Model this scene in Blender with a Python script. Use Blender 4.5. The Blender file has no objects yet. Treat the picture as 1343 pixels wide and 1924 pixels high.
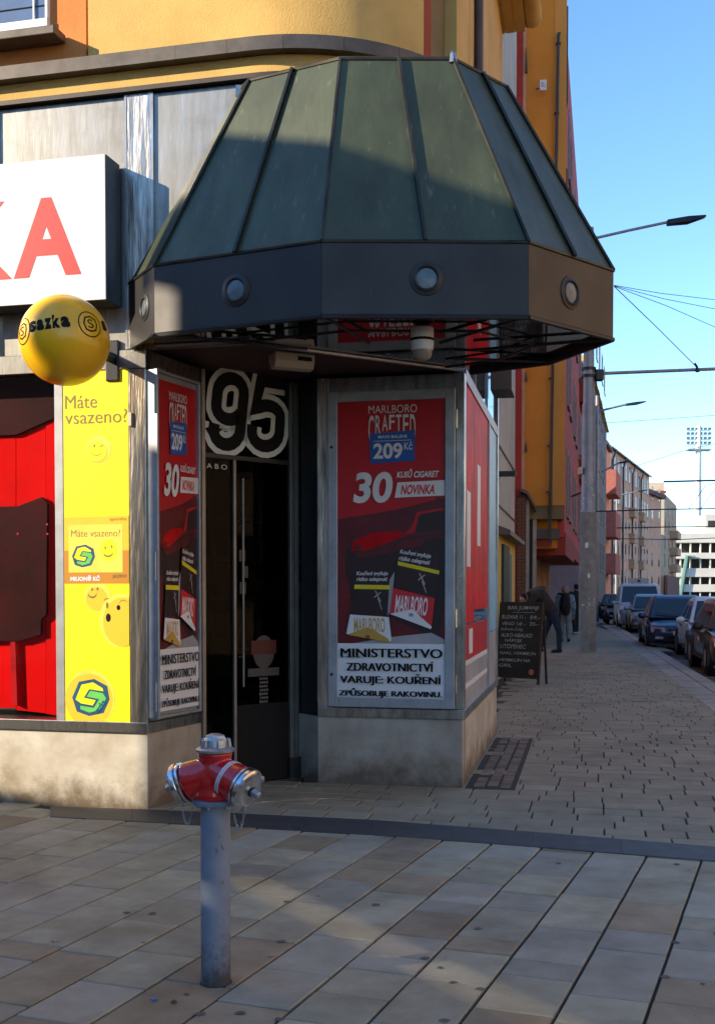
import bpy, bmesh, math, random
from mathutils import Vector, Matrix
R = math.radians
rnd = random.Random(11)
SC = bpy.context.scene
COL = SC.collection

# ------------------------------------------------------------------ camera
F, HX, HY, PITCH, CAMH = 2200.0, 671.5, 1112.0, R(1.7), 1.5     # focal length and horizon in photo pixels
YP = HY + F * math.tan(PITCH)
EYE = Vector((0, 0, CAMH))
cam = bpy.data.cameras.new('camera')
camo = bpy.data.objects.new('camera', cam)
COL.objects.link(camo)
cam.sensor_fit = 'VERTICAL'
cam.sensor_height = 24.0
cam.lens = F / 1924 * 24.0
cam.shift_y = (YP - 962) / 1924
cam.clip_start, cam.clip_end = 0.05, 3000
camo.location = EYE
camo.rotation_euler = (R(90) - PITCH, 0, 0)
SC.camera = camo

# ------------------------------------------------------------------ sky, sun, exposure
SUN_AZ, SUN_EL = R(70), R(22)       # azimuth: left of straight behind the viewer
SUN = Vector((-math.sin(SUN_AZ) * math.cos(SUN_EL), -math.cos(SUN_AZ) * math.cos(SUN_EL), math.sin(SUN_EL)))
wd = bpy.data.worlds.new('World')
SC.world = wd
wd.use_nodes = True
wn = wd.node_tree.nodes
sky = wn.new('ShaderNodeTexSky')
sky.sky_type = 'NISHITA'
sky.sun_disc = False
sky.sun_elevation = SUN_EL
sky.sun_rotation = math.atan2(SUN.x, SUN.y)
sky.altitude = 1200
sky.air_density = 1.0
sky.dust_density = 0.0
sky.ozone_density = 3.0
bg = wn['Background']
bg.inputs[1].default_value = 0.15
hsv = wn.new('ShaderNodeHueSaturation')
hsv.inputs['Saturation'].default_value = 1.1
hsv.inputs['Hue'].default_value = .5
wd.node_tree.links.new(sky.outputs[0], hsv.inputs['Color'])
wd.node_tree.links.new(hsv.outputs[0], bg.inputs[0])
sl = bpy.data.lights.new('sun', 'SUN')
sl.energy = 3.8
sl.angle = R(0.3)
sl.color = (1.0, 0.83, 0.60)
so = bpy.data.objects.new('sun', sl)
COL.objects.link(so)
so.rotation_euler = SUN.to_track_quat('Z', 'Y').to_euler()
SC.view_settings.view_transform = 'Standard'
SC.view_settings.look = 'None'
SC.view_settings.exposure = 1.28
SC.view_settings.gamma = 1.0
SC.view_settings.use_curve_mapping = False
SC.cycles.use_denoising = True
SC.cycles.max_bounces = 8
SC.cycles.sample_clamp_indirect = 6.0
SC.cycles.caustics_reflective = False
SC.cycles.caustics_refractive = False

# ------------------------------------------------------------------ surveying: a photo pixel to a point on a known surface
def ray(x, y):
    c, s = math.cos(PITCH), math.sin(PITCH)
    v = (YP - y) / F
    return Vector(((x - HX) / F, v * s + c, v * c - s))
def G(x, y, z=0.0):                      # on a horizontal plane
    d = ray(x, y)
    return EYE + d * ((z - CAMH) / d.z)
def D(x, y, Y):                          # at distance Y
    d = ray(x, y)
    return EYE + d * (Y / d.y)
class Wall:                              # vertical plane: origin a, direction u (to the right seen from outside)
    def __init__(s, a, u):
        s.a = Vector((a.x, a.y, 0)); s.u = Vector((u.x, u.y, 0)).normalized()
        s.n = Vector((s.u.y, -s.u.x, 0))
        s.M = Matrix(((s.u.x, -s.n.x, 0, s.a.x), (s.u.y, -s.n.y, 0, s.a.y), (0, 0, 1, 0), (0, 0, 0, 1)))
    def px(s, x, y, out=0.0):
        d = ray(x, y)
        a = s.a + s.n * out
        t = (a - EYE).dot(s.n) / d.dot(s.n)
        p = EYE + d * t
        return ((p - s.a).dot(s.u), p.z)
    def s(s, x, y=1112, out=0.0): return s.px(x, y, out)[0]
    def z(s, x, y, out=0.0): return s.px(x, y, out)[1]
    def P(s, l, z=0.0, out=0.0): return s.a + s.u * l + s.n * out + Vector((0, 0, z))

# ------------------------------------------------------------------ mesh helpers
class MB:
    def __init__(s): s.v = []; s.f = []; s.m = []; s.cur = 0
    def add(s, vs, fs):
        o = len(s.v)
        s.v += [tuple(v) for v in vs]
        s.f += [tuple(i + o for i in f) for f in fs]
        s.m += [s.cur] * len(fs)
        return s
    def box(s, x0, x1, y0, y1, z0, z1, M=None):
        vs = [Vector((x, y, z)) for z in (z0, z1) for y in (y0, y1) for x in (x0, x1)]
        if M: vs = [M @ v for v in vs]
        return s.add(vs, [(0, 2, 3, 1), (4, 5, 7, 6), (0, 1, 5, 4), (2, 6, 7, 3), (0, 4, 6, 2), (1, 3, 7, 5)])
    def hexa(s, bot, top):               # two matching loops
        n = len(bot)
        return s.add(list(bot) + list(top), [tuple(range(n))[::-1], tuple(range(n, 2 * n))] + [(i, (i + 1) % n, n + (i + 1) % n, n + i) for i in range(n)])
    def prism(s, pts, z0, z1):
        return s.hexa([(p[0], p[1], z0) for p in pts], [(p[0], p[1], z1) for p in pts])
    def prism_y(s, pts, y0, y1):         # polygon in x-z, extruded along y
        return s.hexa([(p[0], y0, p[1]) for p in pts], [(p[0], y1, p[1]) for p in pts])
    def prism_x(s, pts, x0, x1):         # polygon in y-z, extruded along x
        return s.hexa([(x0, p[0], p[1]) for p in pts], [(x1, p[0], p[1]) for p in pts])
    def poly(s, pts): return s.add(pts, [tuple(range(len(pts)))])
    def ring(s, pts, r, n, rad=None):
        pts = [Vector(p) for p in pts]
        loops = []
        up = None
        for i, p in enumerate(pts):
            t = (pts[min(i + 1, len(pts) - 1)] - pts[max(i - 1, 0)]).normalized()
            if up is None:
                up = t.orthogonal().normalized()
            else:
                up = (up - t * up.dot(t))
                up = up.normalized() if up.length > 1e-6 else t.orthogonal().normalized()
            b = t.cross(up)
            rr = rad[i] if rad else r
            loops.append([p + (up * math.cos(2 * math.pi * k / n) + b * math.sin(2 * math.pi * k / n)) * rr for k in range(n)])
        return loops
    def tube(s, pts, r, n=8, rad=None, caps=True, closed=False):
        L = s.ring(pts, r, n, rad)
        vs = [v for l in L for v in l]
        fs = []
        m = len(L)
        for i in range(m - (0 if closed else 1)):
            for k in range(n):
                a, b = i * n + k, i * n + (k + 1) % n
                j = (i + 1) % m
                fs.append((a, b, j * n + (k + 1) % n, j * n + k))
        if caps and not closed:
            fs += [tuple(range(n))[::-1], tuple(range((m - 1) * n, m * n))]
        return s.add(vs, fs)
    def lathe(s, prof, n=24, M=None, caps=True):
        vs, fs = [], []
        for r, z in prof:
            for k in range(n):
                a = 2 * math.pi * k / n
                vs.append(Vector((r * math.cos(a), r * math.sin(a), z)))
        if M: vs = [M @ v for v in vs]
        for i in range(len(prof) - 1):
            for k in range(n):
                fs.append((i * n + k, i * n + (k + 1) % n, (i + 1) * n + (k + 1) % n, (i + 1) * n + k))
        if caps: fs += [tuple(range(n))[::-1], tuple(range((len(prof) - 1) * n, len(prof) * n))]
        return s.add(vs, fs)
    def sphere(s, c, r, nu=24, nv=12, sc=(1, 1, 1)):
        c = Vector(c)
        vs = [c + Vector((0, 0, -r * sc[2]))]
        for i in range(1, nv):
            t = -math.pi / 2 + math.pi * i / nv
            for k in range(nu):
                a = 2 * math.pi * k / nu
                vs.append(c + Vector((r * sc[0] * math.cos(t) * math.cos(a), r * sc[1] * math.cos(t) * math.sin(a), r * sc[2] * math.sin(t))))
        vs.append(c + Vector((0, 0, r * sc[2])))
        fs = [(0, 1 + (k + 1) % nu, 1 + k) for k in range(nu)]
        for i in range(nv - 2):
            for k in range(nu):
                a, b = 1 + i * nu + k, 1 + i * nu + (k + 1) % nu
                fs.append((a, b, b + nu, a + nu))
        o = 1 + (nv - 2) * nu
        fs += [(o + k, o + (k + 1) % nu, len(vs) - 1) for k in range(nu)]
        return s.add(vs, fs)
    def mesh(s, name, mats, smooth=None, fix=True):
        me = bpy.data.meshes.new(name)
        me.from_pydata(s.v, [], s.f)
        for m in (mats if isinstance(mats, (list, tuple)) else [mats]): me.materials.append(m)
        if any(s.m): me.polygons.foreach_set('material_index', s.m)
        if fix:
            bm = bmesh.new(); bm.from_mesh(me)
            bmesh.ops.recalc_face_normals(bm, faces=bm.faces)
            bm.to_mesh(me); bm.free()
        if smooth:
            me.polygons.foreach_set('use_smooth', [True] * len(me.polygons))
            me.set_sharp_from_angle(angle=R(smooth))
        me.update()
        return me
    def build(s, name, mats, parent=None, smooth=None, bevel=0.0, M=None, fix=True):
        o = bpy.data.objects.new(name, s.mesh(name, mats, smooth, fix))
        COL.objects.link(o)
        if parent: o.parent = parent
        if M is not None: o.matrix_local = M
        if bevel:
            b = o.modifiers.new('bevel', 'BEVEL'); b.width = bevel; b.segments = 2; b.limit_method = 'ANGLE'; b.angle_limit = R(40)
        return o

def B(name, mat, parent, x0, x1, y0, y1, z0, z1, bevel=0.0):
    return MB().box(min(x0, x1), max(x0, x1), min(y0, y1), max(y0, y1), min(z0, z1), max(z0, z1)).build(name, mat, parent, bevel=bevel)
def thing(name, label, cat, M=None, group=None):
    o = bpy.data.objects.new(name, None)
    COL.objects.link(o)
    o.empty_display_size = 0.1
    if M is not None: o.matrix_world = M if isinstance(M, Matrix) else Matrix.Translation(M)
    return tag(o, label, cat, group)
def tag(o, label, cat, group=None):
    o['label'] = label; o['category'] = cat
    if group: o['group'] = group
    return o
def kind(o, k): o['kind'] = k; return o
def copy_tree(o, parent=None, label=None):
    c = o.copy(); COL.objects.link(c)
    if parent: c.parent = parent
    if label: c['label'] = label
    for ch in o.children: copy_tree(ch, c)
    return c
def clone(o, parent, M):
    c = o.copy(); COL.objects.link(c); c.parent = parent; c.matrix_local = M
    return c

# lettering: built-in font turned to a mesh and fitted into a rectangle of the x-z plane (front towards -y)
_txt = {}
def text_mesh(body, bold=0.0, res=5):
    k = (body, bold, res)
    if k in _txt: return _txt[k]
    cu = bpy.data.curves.new('lettering', 'FONT')
    cu.body = body; cu.offset = bold; cu.resolution_u = res; cu.size = 1
    o = bpy.data.objects.new('lettering', cu); COL.objects.link(o)
    dg = bpy.context.evaluated_depsgraph_get()
    me = bpy.data.meshes.new_from_object(o.evaluated_get(dg))
    vs = [v.co.copy() for v in me.vertices]; fs = [tuple(p.vertices) for p in me.polygons]
    bpy.data.objects.remove(o); bpy.data.curves.remove(cu); bpy.data.meshes.remove(me)
    _txt[k] = (vs, fs)
    return _txt[k]
def put_bold(mb, body, x0, x1, z0, z1, y, e):                # heavier strokes: three copies side by side, each a hair behind the other
    for k, d in enumerate((-e, 0, e)): put_text(mb, body, x0 + e + d, x1 - e + d, z0, z1, y - .00015 * k)
def stroke(path, w, y, x0, x1, z0, z1, shear=0.0):         # broad pen stroke along a path given in the unit square, mitred, no overlaps
    pts = [Vector((x0 + a * (x1 - x0) + shear * (b - .5) * (z1 - z0), z0 + b * (z1 - z0))) for a, b in path]
    out = []
    for i, p in enumerate(pts):
        t0 = (p - pts[i - 1]).normalized() if i else (pts[1] - p).normalized()
        t1 = (pts[i + 1] - p).normalized() if i < len(pts) - 1 else t0
        t = (t0 + t1).normalized(); n = Vector((-t.y, t.x))
        k = 1 / max(.6, n.dot(Vector((-t0.y, t0.x))))
        out += [(p.x + n.x * w / 2 * k, y, p.y + n.y * w / 2 * k), (p.x - n.x * w / 2 * k, y, p.y - n.y * w / 2 * k)]
    return MB().add(out, [(2 * i, 2 * i + 1, 2 * i + 3, 2 * i + 2) for i in range(len(pts) - 1)])
def put_text(mb, body, x0, x1, z0, z1, y=0.0, bold=0.0, shear=0.0, fn=None, rot=0.0):
    vs, fs = text_mesh(body, bold)
    ax, bx = min(v.x for v in vs), max(v.x for v in vs)
    az, bz = min(v.y for v in vs), max(v.y for v in vs)
    out = []
    for v in vs:
        u, w = (v.x - ax) / (bx - ax), (v.y - az) / (bz - az)
        x, z = x0 + u * (x1 - x0) + shear * (w - .5) * (z1 - z0), z0 + w * (z1 - z0)
        if rot:
            cx, cz = (x0 + x1) / 2, (z0 + z1) / 2
            x, z = cx + (x - cx) * math.cos(rot) - (z - cz) * math.sin(rot), cz + (x - cx) * math.sin(rot) + (z - cz) * math.cos(rot)
        out.append(fn(x, z, y) if fn else (x, y, z))
    mb.add(out, fs)
    return mb

# ------------------------------------------------------------------ materials
def mat(name, col, rough=.6, metal=0.0, var=.12, scale=3.0, bump=0.0, bscale=60.0, col2=None, tint=0.0, emit=None, spec=.5,
        streak=None, coat=0.0, stretch=None, rvar=0.0, bdist=.01, sharp=0.0):
    """Principled surface whose colour wanders between col and col2 (or darker/lighter col) by noise; optional per-object tint, bump and stretch."""
    m = bpy.data.materials.new(name); m.use_nodes = True
    nt = m.node_tree; N = nt.nodes; L = nt.links
    b = N['Principled BSDF']
    b.inputs['Roughness'].default_value = rough
    b.inputs['Metallic'].default_value = metal
    b.inputs['Specular IOR Level'].default_value = spec
    b.inputs['Coat Weight'].default_value = coat
    tc = N.new('ShaderNodeTexCoord')
    vec = tc.outputs['Object']
    if stretch:
        mp = N.new('ShaderNodeMapping'); mp.inputs['Scale'].default_value = stretch
        L.new(vec, mp.inputs['Vector']); vec = mp.outputs['Vector']
    if tint:                                                       # shift the pattern per piece
        oi = N.new('ShaderNodeObjectInfo')
        ad = N.new('ShaderNodeVectorMath'); ad.operation = 'ADD'
        sc = N.new('ShaderNodeVectorMath'); sc.operation = 'SCALE'; sc.inputs[0].default_value = (37, 51, 13)
        L.new(oi.outputs['Random'], sc.inputs['Scale']); L.new(vec, ad.inputs[0]); L.new(sc.outputs[0], ad.inputs[1]); vec = ad.outputs[0]
    nz = N.new('ShaderNodeTexNoise'); nz.inputs['Scale'].default_value = scale; nz.inputs['Detail'].default_value = 6; nz.inputs['Roughness'].default_value = .62
    L.new(vec, nz.inputs['Vector'])
    c2 = col2 if col2 else tuple(min(1, c * (1 - 2 * var)) for c in col)
    c1 = col if col2 else tuple(min(1, c * (1 + var)) for c in col)
    mx = N.new('ShaderNodeMix'); mx.data_type = 'RGBA'
    mx.inputs[6].default_value = (*c1, 1); mx.inputs[7].default_value = (*c2, 1)
    mr = N.new('ShaderNodeMapRange'); mr.inputs[1].default_value = .3 + sharp; mr.inputs[2].default_value = .7 - sharp
    L.new(nz.outputs['Fac'], mr.inputs[0]); L.new(mr.outputs[0], mx.inputs[0])
    out = mx.outputs[2]
    if tint:
        hs = N.new('ShaderNodeHueSaturation')
        m2 = N.new('ShaderNodeMapRange'); m2.inputs[3].default_value = 1 - tint; m2.inputs[4].default_value = 1 + tint
        L.new(oi.outputs['Random'], m2.inputs[0]); L.new(m2.outputs[0], hs.inputs['Value']); L.new(out, hs.inputs['Color']); out = hs.outputs[0]
    L.new(out, b.inputs['Base Color'])
    if rvar:
        m3 = N.new('ShaderNodeMapRange'); m3.inputs[3].default_value = max(0.02, rough - rvar); m3.inputs[4].default_value = min(1, rough + rvar)
        L.new(nz.outputs['Fac'], m3.inputs[0]); L.new(m3.outputs[0], b.inputs['Roughness'])
    if bump:
        n2 = N.new('ShaderNodeTexNoise'); n2.inputs['Scale'].default_value = bscale; n2.inputs['Detail'].default_value = 4
        L.new(vec, n2.inputs['Vector'])
        bp = N.new('ShaderNodeBump'); bp.inputs['Strength'].default_value = bump; bp.inputs['Distance'].default_value = bdist
        L.new(n2.outputs['Fac'], bp.inputs['Height']); L.new(bp.outputs[0], b.inputs['Normal'])
    if emit:
        b.inputs['Emission Color'].default_value = (*emit[:3], 1); b.inputs['Emission Strength'].default_value = emit[3]
    return m
def glass(name, col=(.9, .95, .95), rough=0.02, refl=.05):
    m = bpy.data.materials.new(name); m.use_nodes = True
    nt = m.node_tree; N = nt.nodes; L = nt.links
    for n in list(N):
        if n.type == 'BSDF_PRINCIPLED': N.remove(n)
    tr = N.new('ShaderNodeBsdfTransparent'); tr.inputs[0].default_value = (*col, 1)
    gl = N.new('ShaderNodeBsdfGlossy'); gl.inputs['Roughness'].default_value = rough
    lw = N.new('ShaderNodeLayerWeight'); lw.inputs[0].default_value = .5      # same from both sides, unlike the Fresnel node
    pw = N.new('ShaderNodeMath'); pw.operation = 'POWER'; pw.inputs[1].default_value = 4.5
    L.new(lw.outputs['Facing'], pw.inputs[0])
    fr = N.new('ShaderNodeMath'); fr.operation = 'MULTIPLY_ADD'; fr.inputs[1].default_value = .9; fr.inputs[2].default_value = refl
    L.new(pw.outputs[0], fr.inputs[0])
    mx = N.new('ShaderNodeMixShader')
    L.new(fr.outputs[0], mx.inputs[0]); L.new(tr.outputs[0], mx.inputs[1]); L.new(gl.outputs[0], mx.inputs[2])
    L.new(mx.outputs[0], N['Material Output'].inputs['Surface'])
    return m
M_ = {}
def define(**kw): M_.update(kw)
define(
    copper=mat('oxidised_copper', (.078, .094, .052), .42, .2, col2=(.042, .052, .030), scale=2.6, bump=.10, bscale=5, stretch=(1.8, 1.8, .5), rvar=.12, bdist=.03),
    fascia=mat('painted_sheet_fascia', (.019, .0165, .015), .5, .0, var=.25, scale=2.5, rvar=.08),
    seam=mat('seam_sheet', (.05, .05, .042), .45, .5, var=.3, scale=4),
    lens=mat('frosted_lens', (.11, .15, .175), .25, 0, var=.15, scale=20),
    mirror=mat('mirror_soffit', (.42, .42, .42), .035, 1.0, var=.12, scale=2),
    steel=mat('brushed_steel', (.46, .45, .42), .3, 1.0, var=.3, scale=4, stretch=(3, 3, .8), rvar=.12, bump=.04, bscale=7, bdist=.02),
    crumpled=mat('crumpled_foil_steel', (.50, .47, .42), .30, 1.0, var=.35, scale=5, stretch=(4, 4, .45), bump=.35, bscale=4, rvar=.1, bdist=.03),
    cladding=mat('dull_steel_cladding', (.33, .325, .30), .36, .85, var=.2, scale=3, stretch=(4, 4, .7), rvar=.1, bump=.04, bscale=5, bdist=.02),
    alu=mat('aluminium_frame', (.38, .40, .43), .42, .6, var=.12, scale=5),
    darkmetal=mat('dark_bracket_metal', (.03, .032, .035), .45, .4, var=.2),
    yellow=mat('yellow_render', (.66, .42, .13), .92, 0, var=.10, scale=1.6, bump=.35, bscale=95, bdist=.012),
    orange=mat('orange_render', (.66, .235, .06), .9, 0, var=.08, scale=2.5, bump=.3, bscale=70),
    redstripe=mat('red_render', (.36, .06, .03), .85, 0, var=.12, scale=4),
    olive=mat('olive_render', (.22, .16, .07), .85, 0, var=.12, scale=3, bump=.2),
    ledge=mat('brown_sheet_ledge', (.10, .085, .072), .5, .3, var=.2, scale=5),
    brownmetal=mat('brown_downpipe', (.055, .042, .036), .5, .2, var=.2),
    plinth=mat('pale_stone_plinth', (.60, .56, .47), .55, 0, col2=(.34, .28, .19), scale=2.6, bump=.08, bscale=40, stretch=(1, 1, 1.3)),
    plinthdim=mat('dim_stone_plinth', (.42, .385, .335), .6, 0, col2=(.25, .205, .15), scale=3.2, bump=.08, bscale=40),  # plinth stone dimmed for the shaded entrance panels
    slab=mat('concrete_slab', (.405, .355, .235), .75, 0, col2=(.28, .235, .145), scale=4.5, bump=.25, bscale=120, tint=.16, bdist=.004, rvar=.1),
    slabwarm=mat('brown_concrete_slab', (.35, .27, .165), .78, 0, col2=(.22, .16, .09), scale=4.5, bump=.25, bscale=120, tint=.16, bdist=.004),
    slabblue=mat('grey_concrete_slab', (.385, .34, .25), .72, 0, col2=(.28, .24, .165), scale=4.5, bump=.25, bscale=120, tint=.14, bdist=.004),
    paver=mat('pavement_block', (.355, .295, .19), .8, 0, col2=(.255, .205, .125), scale=2.4, bump=.25, bscale=110, tint=.09, bdist=.004),
    band=mat('dark_granite_band', (.055, .050, .047), .62, 0, var=.2, scale=9, bump=.15, bscale=150, tint=.15),
    bed=mat('dark_joint_sand', (.045, .038, .03), .95, 0, var=.2, scale=8),
    cobble=mat('brown_cobble', (.19, .135, .09), .75, 0, var=.2, scale=12, bump=.3, bscale=70, tint=.3),
    kerb=mat('kerb_granite', (.36, .29, .215), .7, 0, var=.14, scale=6, bump=.15, bscale=120, tint=.1),
    asphalt=mat('asphalt', (.05, .05, .052), .85, 0, var=.25, scale=8, bump=.3, bscale=160),
    sett=mat('grey_road_setts', (.09, .085, .08), .8, 0, var=.25, scale=10, bump=.3, bscale=60),
    white=mat('white_paint', (.78, .78, .77), .5, 0, var=.04),
    paint=mat('worn_road_paint', (.6, .59, .55), .7, 0, col2=(.35, .34, .32), scale=14),
    redpaint=mat('glossy_red_enamel', (.52, .008, .010), .22, 0, var=.1, scale=6, coat=.6),
    signred=mat('sign_red_vinyl', (.58, .018, .022), .45, 0, var=.03),
    signwhite=mat('sign_white_face', (.66, .68, .69), .4, 0, var=.03),
    signside=mat('sign_dark_side', (.055, .06, .075), .4, .2, var=.1),
    hydpole=mat('blue_grey_pole', (.23, .27, .34), .48, .0, col2=(.16, .185, .235), scale=9, bump=.06, bscale=40),
    alucast=mat('cast_aluminium', (.40, .415, .43), .44, .7, var=.2, scale=14, bump=.06, bscale=60),
    polished=mat('polished_aluminium', (.72, .73, .74), .2, 1.0, var=.15, scale=9),
    tape=mat('reflective_white_tape', (.62, .64, .70), .35, .1, var=.15, scale=30),
    ball=mat('yellow_plastic_ball', (.86, .47, .010), .3, 0, var=.06, scale=5, coat=.25),
    ink=mat('black_print', (.012, .012, .013), .6, 0, var=.1, spec=.1),
    inkgrey=mat('brown_grey_print', (.20, .15, .03), .5, 0, var=.05),
    yprint=mat('yellow_poster_print', (.93, .78, .008), .4, 0, var=.03, scale=2),
    yball=mat('light_yellow_print', (.88, .68, .09), .4, 0, var=.08, scale=9),
    yamber=mat('amber_print', (.80, .50, .03), .4, 0, var=.04, scale=4),
    obrown=mat('orange_brown_print', (.52, .21, .015), .45, 0, var=.05),
    green=mat('green_print', (.12, .52, .09), .45, 0, var=.08, scale=7),
    navy=mat('navy_print', (.012, .035, .085), .4, 0, col2=(.01, .12, .22), scale=3),
    sky_blue=mat('sky_blue_print', (.25, .52, .72), .4, 0, var=.1, scale=6),
    redprint=mat('poster_red_print', (.56, .006, .012), .4, 0, col2=(.36, .004, .010), scale=1.6),
    maroon=mat('poster_maroon_print', (.13, .006, .010), .4, 0, var=.3, scale=3),
    blackprint=mat('poster_black_print', (.014, .009, .010), .4, 0, col2=(.035, .008, .008), scale=3),
    brightred=mat('poster_bright_red', (.62, .008, .012), .5, 0, var=.25, scale=3, spec=.15),
    whiteprint=mat('white_print', (.72, .73, .74), .45, 0, var=.03),
    greyprint=mat('grey_print', (.42, .42, .44), .45, 0, col2=(.27, .26, .27), scale=2),
    blueprint=mat('blue_print', (.01, .10, .42), .4, 0, var=.08),
    gold=mat('gold_print', (.55, .34, .06), .35, .1, var=.1),
    yellowbar=mat('yellow_bar_print', (.72, .62, .02), .4, 0, var=.03),
    redwin=mat('red_window_display', (.80, .003, .003), .7, 0, var=.08, scale=2, spec=.05),
    redwindark=mat('maroon_shade_display', (.045, .003, .004), .6, 0, var=.25, scale=3, spec=.1),  # maroon standing in for shade on the red display
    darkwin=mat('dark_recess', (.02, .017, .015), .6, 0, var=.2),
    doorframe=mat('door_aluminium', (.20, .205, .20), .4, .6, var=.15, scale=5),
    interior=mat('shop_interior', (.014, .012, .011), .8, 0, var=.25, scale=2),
    maroonceil=mat('dark_maroon_soffit', (.07, .028, .022), .55, 0, var=.2, scale=3),
    digitgrey=mat('grey_sticker', (.70, .72, .68), .5, 0, var=.06),
    cream=mat('cream_plastic', (.58, .50, .40), .5, 0, var=.06),
    blacklens=mat('black_lens', (.01, .01, .01), .15, 0),
    smoke=mat('smoked_dome', (.30, .26, .20), .12, 0, var=.1),
    lampglow=mat('warm_lamp', (1, .7, .25), .5, 0, emit=(1, .62, .18, 1.2)),
    pane=glass('clear_pane'),
    panedark=glass('tinted_pane', (.38, .38, .38), .02, .004),
    panered=glass('shop_window_pane', (.92, .92, .92), .01, .018),
    winglass=mat('far_window_glass', (.035, .045, .055), .06, 0, var=.2, spec=.8),
    blinds=mat('blue_window_blind', (.10, .15, .24), .25, .3, var=.15, scale=2, spec=.8),
    pole=mat('galvanised_grey_pole', (.30, .31, .33), .5, .35, var=.12, scale=3),
    concrete=mat('pole_concrete', (.27, .25, .225), .8, 0, var=.15, scale=5, bump=.1),
    wire=mat('dark_wire', (.05, .055, .065), .5, .3),
    chalkboard=mat('chalkboard_black', (.016, .016, .017), .6, 0, var=.3, scale=6),
    chalk=mat('chalk_marks', (.62, .61, .58), .9, 0, col2=(.20, .20, .19), scale=26),
    wood=mat('dark_wood', (.035, .022, .014), .6, 0, var=.2, scale=9),
)

def dirty(m, z0, z1, col=(.10, .065, .03), scale=5.0):       # splash dirt on stone, thickest near the paving
    nt = m.node_tree; N = nt.nodes; L_ = nt.links
    b = N['Principled BSDF']
    src = b.inputs['Base Color'].links[0].from_socket
    tc = N.new('ShaderNodeTexCoord'); sp = N.new('ShaderNodeSeparateXYZ'); L_.new(tc.outputs['Object'], sp.inputs[0])
    mr = N.new('ShaderNodeMapRange'); mr.inputs[1].default_value = z0; mr.inputs[2].default_value = z1; mr.inputs[3].default_value = .62; mr.inputs[4].default_value = 0
    L_.new(sp.outputs['Z'], mr.inputs[0])
    nz = N.new('ShaderNodeTexNoise'); nz.inputs['Scale'].default_value = scale; nz.inputs['Detail'].default_value = 8; nz.inputs['Roughness'].default_value = .7
    L_.new(tc.outputs['Object'], nz.inputs['Vector'])
    ad = N.new('ShaderNodeMath'); ad.operation = 'ADD'; L_.new(nz.outputs['Fac'], ad.inputs[0]); L_.new(mr.outputs[0], ad.inputs[1])
    r2 = N.new('ShaderNodeMapRange'); r2.inputs[1].default_value = .72; r2.inputs[2].default_value = 1.12; r2.inputs[4].default_value = .9
    L_.new(ad.outputs[0], r2.inputs[0])
    mx = N.new('ShaderNodeMix'); mx.data_type = 'RGBA'; mx.inputs[7].default_value = (*col, 1)
    L_.new(r2.outputs[0], mx.inputs[0]); L_.new(src, mx.inputs[6]); L_.new(mx.outputs[2], b.inputs['Base Color'])
dirty(M_['plinth'], .0, .33)
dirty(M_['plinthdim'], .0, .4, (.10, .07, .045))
dirty(M_['hydpole'], .0, .35, (.035, .035, .035), 14)

def layer(m, col, fac_max, scale, lo, hi, stretch=(1, 1, 1), world=False, detail=5):
    """A second sparse layer (flecks, drips, stains) over a material's colour where noise exceeds lo..hi."""
    nt = m.node_tree; N = nt.nodes; L_ = nt.links
    b = N['Principled BSDF']
    src = b.inputs['Base Color'].links[0].from_socket
    if world:
        v = N.new('ShaderNodeNewGeometry').outputs['Position']
    else:
        v = N.new('ShaderNodeTexCoord').outputs['Object']
    mp = N.new('ShaderNodeMapping'); mp.inputs['Scale'].default_value = stretch; L_.new(v, mp.inputs['Vector'])
    nz = N.new('ShaderNodeTexNoise'); nz.inputs['Scale'].default_value = scale; nz.inputs['Detail'].default_value = detail; nz.inputs['Roughness'].default_value = .65
    L_.new(mp.outputs[0], nz.inputs['Vector'])
    r = N.new('ShaderNodeMapRange'); r.inputs[1].default_value = lo; r.inputs[2].default_value = hi; r.inputs[4].default_value = fac_max
    L_.new(nz.outputs['Fac'], r.inputs[0])
    mx = N.new('ShaderNodeMix'); mx.data_type = 'RGBA'; mx.inputs[7].default_value = (*col, 1)
    L_.new(r.outputs[0], mx.inputs[0]); L_.new(src, mx.inputs[6]); L_.new(mx.outputs[2], b.inputs['Base Color'])
layer(M_['copper'], (.20, .21, .15), .55, 9, .60, .75, (2.2, 2.2, .35))
layer(M_['copper'], (.03, .034, .022), .6, 1.3, .52, .72)
layer(M_['copper'], (.26, .27, .22), .6, 38, .68, .76, (1, 1, .7))
layer(M_['fascia'], (.05, .045, .04), .5, 14, .60, .75, (2, 2, .4))
layer(M_['cladding'], (.62, .61, .56), .6, 10, .58, .74, (3, 3, .25))
layer(M_['cladding'], (.20, .185, .15), .6, 2.2, .52, .7, (1, 1, 1.5))
layer(M_['steel'], (.20, .18, .15), .5, 7, .55, .75, (1, 1, .5))
layer(M_['hydpole'], (.05, .05, .05), .75, 30, .62, .70, (1, 1, .45))
for k in ('slab', 'slabwarm', 'slabblue', 'paver', 'kerb', 'band'):
    layer(M_[k], (.07, .055, .04), .55, 1.1, .50, .74, (1, 1, 1), True)
    layer(M_[k], (.06, .05, .04), .7, 60, .68, .74, (1, 1, 1), True, 2)
layer(M_['slab'], (.23, .165, .085), .6, .75, .52, .66, (1, 1, 1), True)
layer(M_['slabblue'], (.23, .165, .085), .5, .75, .54, .68, (1, 1, 1), True)
layer(M_['yellow'], (.50, .29, .07), .5, 1.0, .52, .75, (1, 1, .6))
layer(M_['redpaint'], (.12, .01, .01), .5, 60, .70, .76)
layer(M_['ball'], (.55, .33, .03), .4, 7, .55, .75)
layer(M_['concrete'], (.12, .105, .085), .6, 3, .52, .7, (1, 1, .4))
layer(M_['alu'], (.22, .21, .20), .5, 12, .58, .72, (1, 1, .5))
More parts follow.
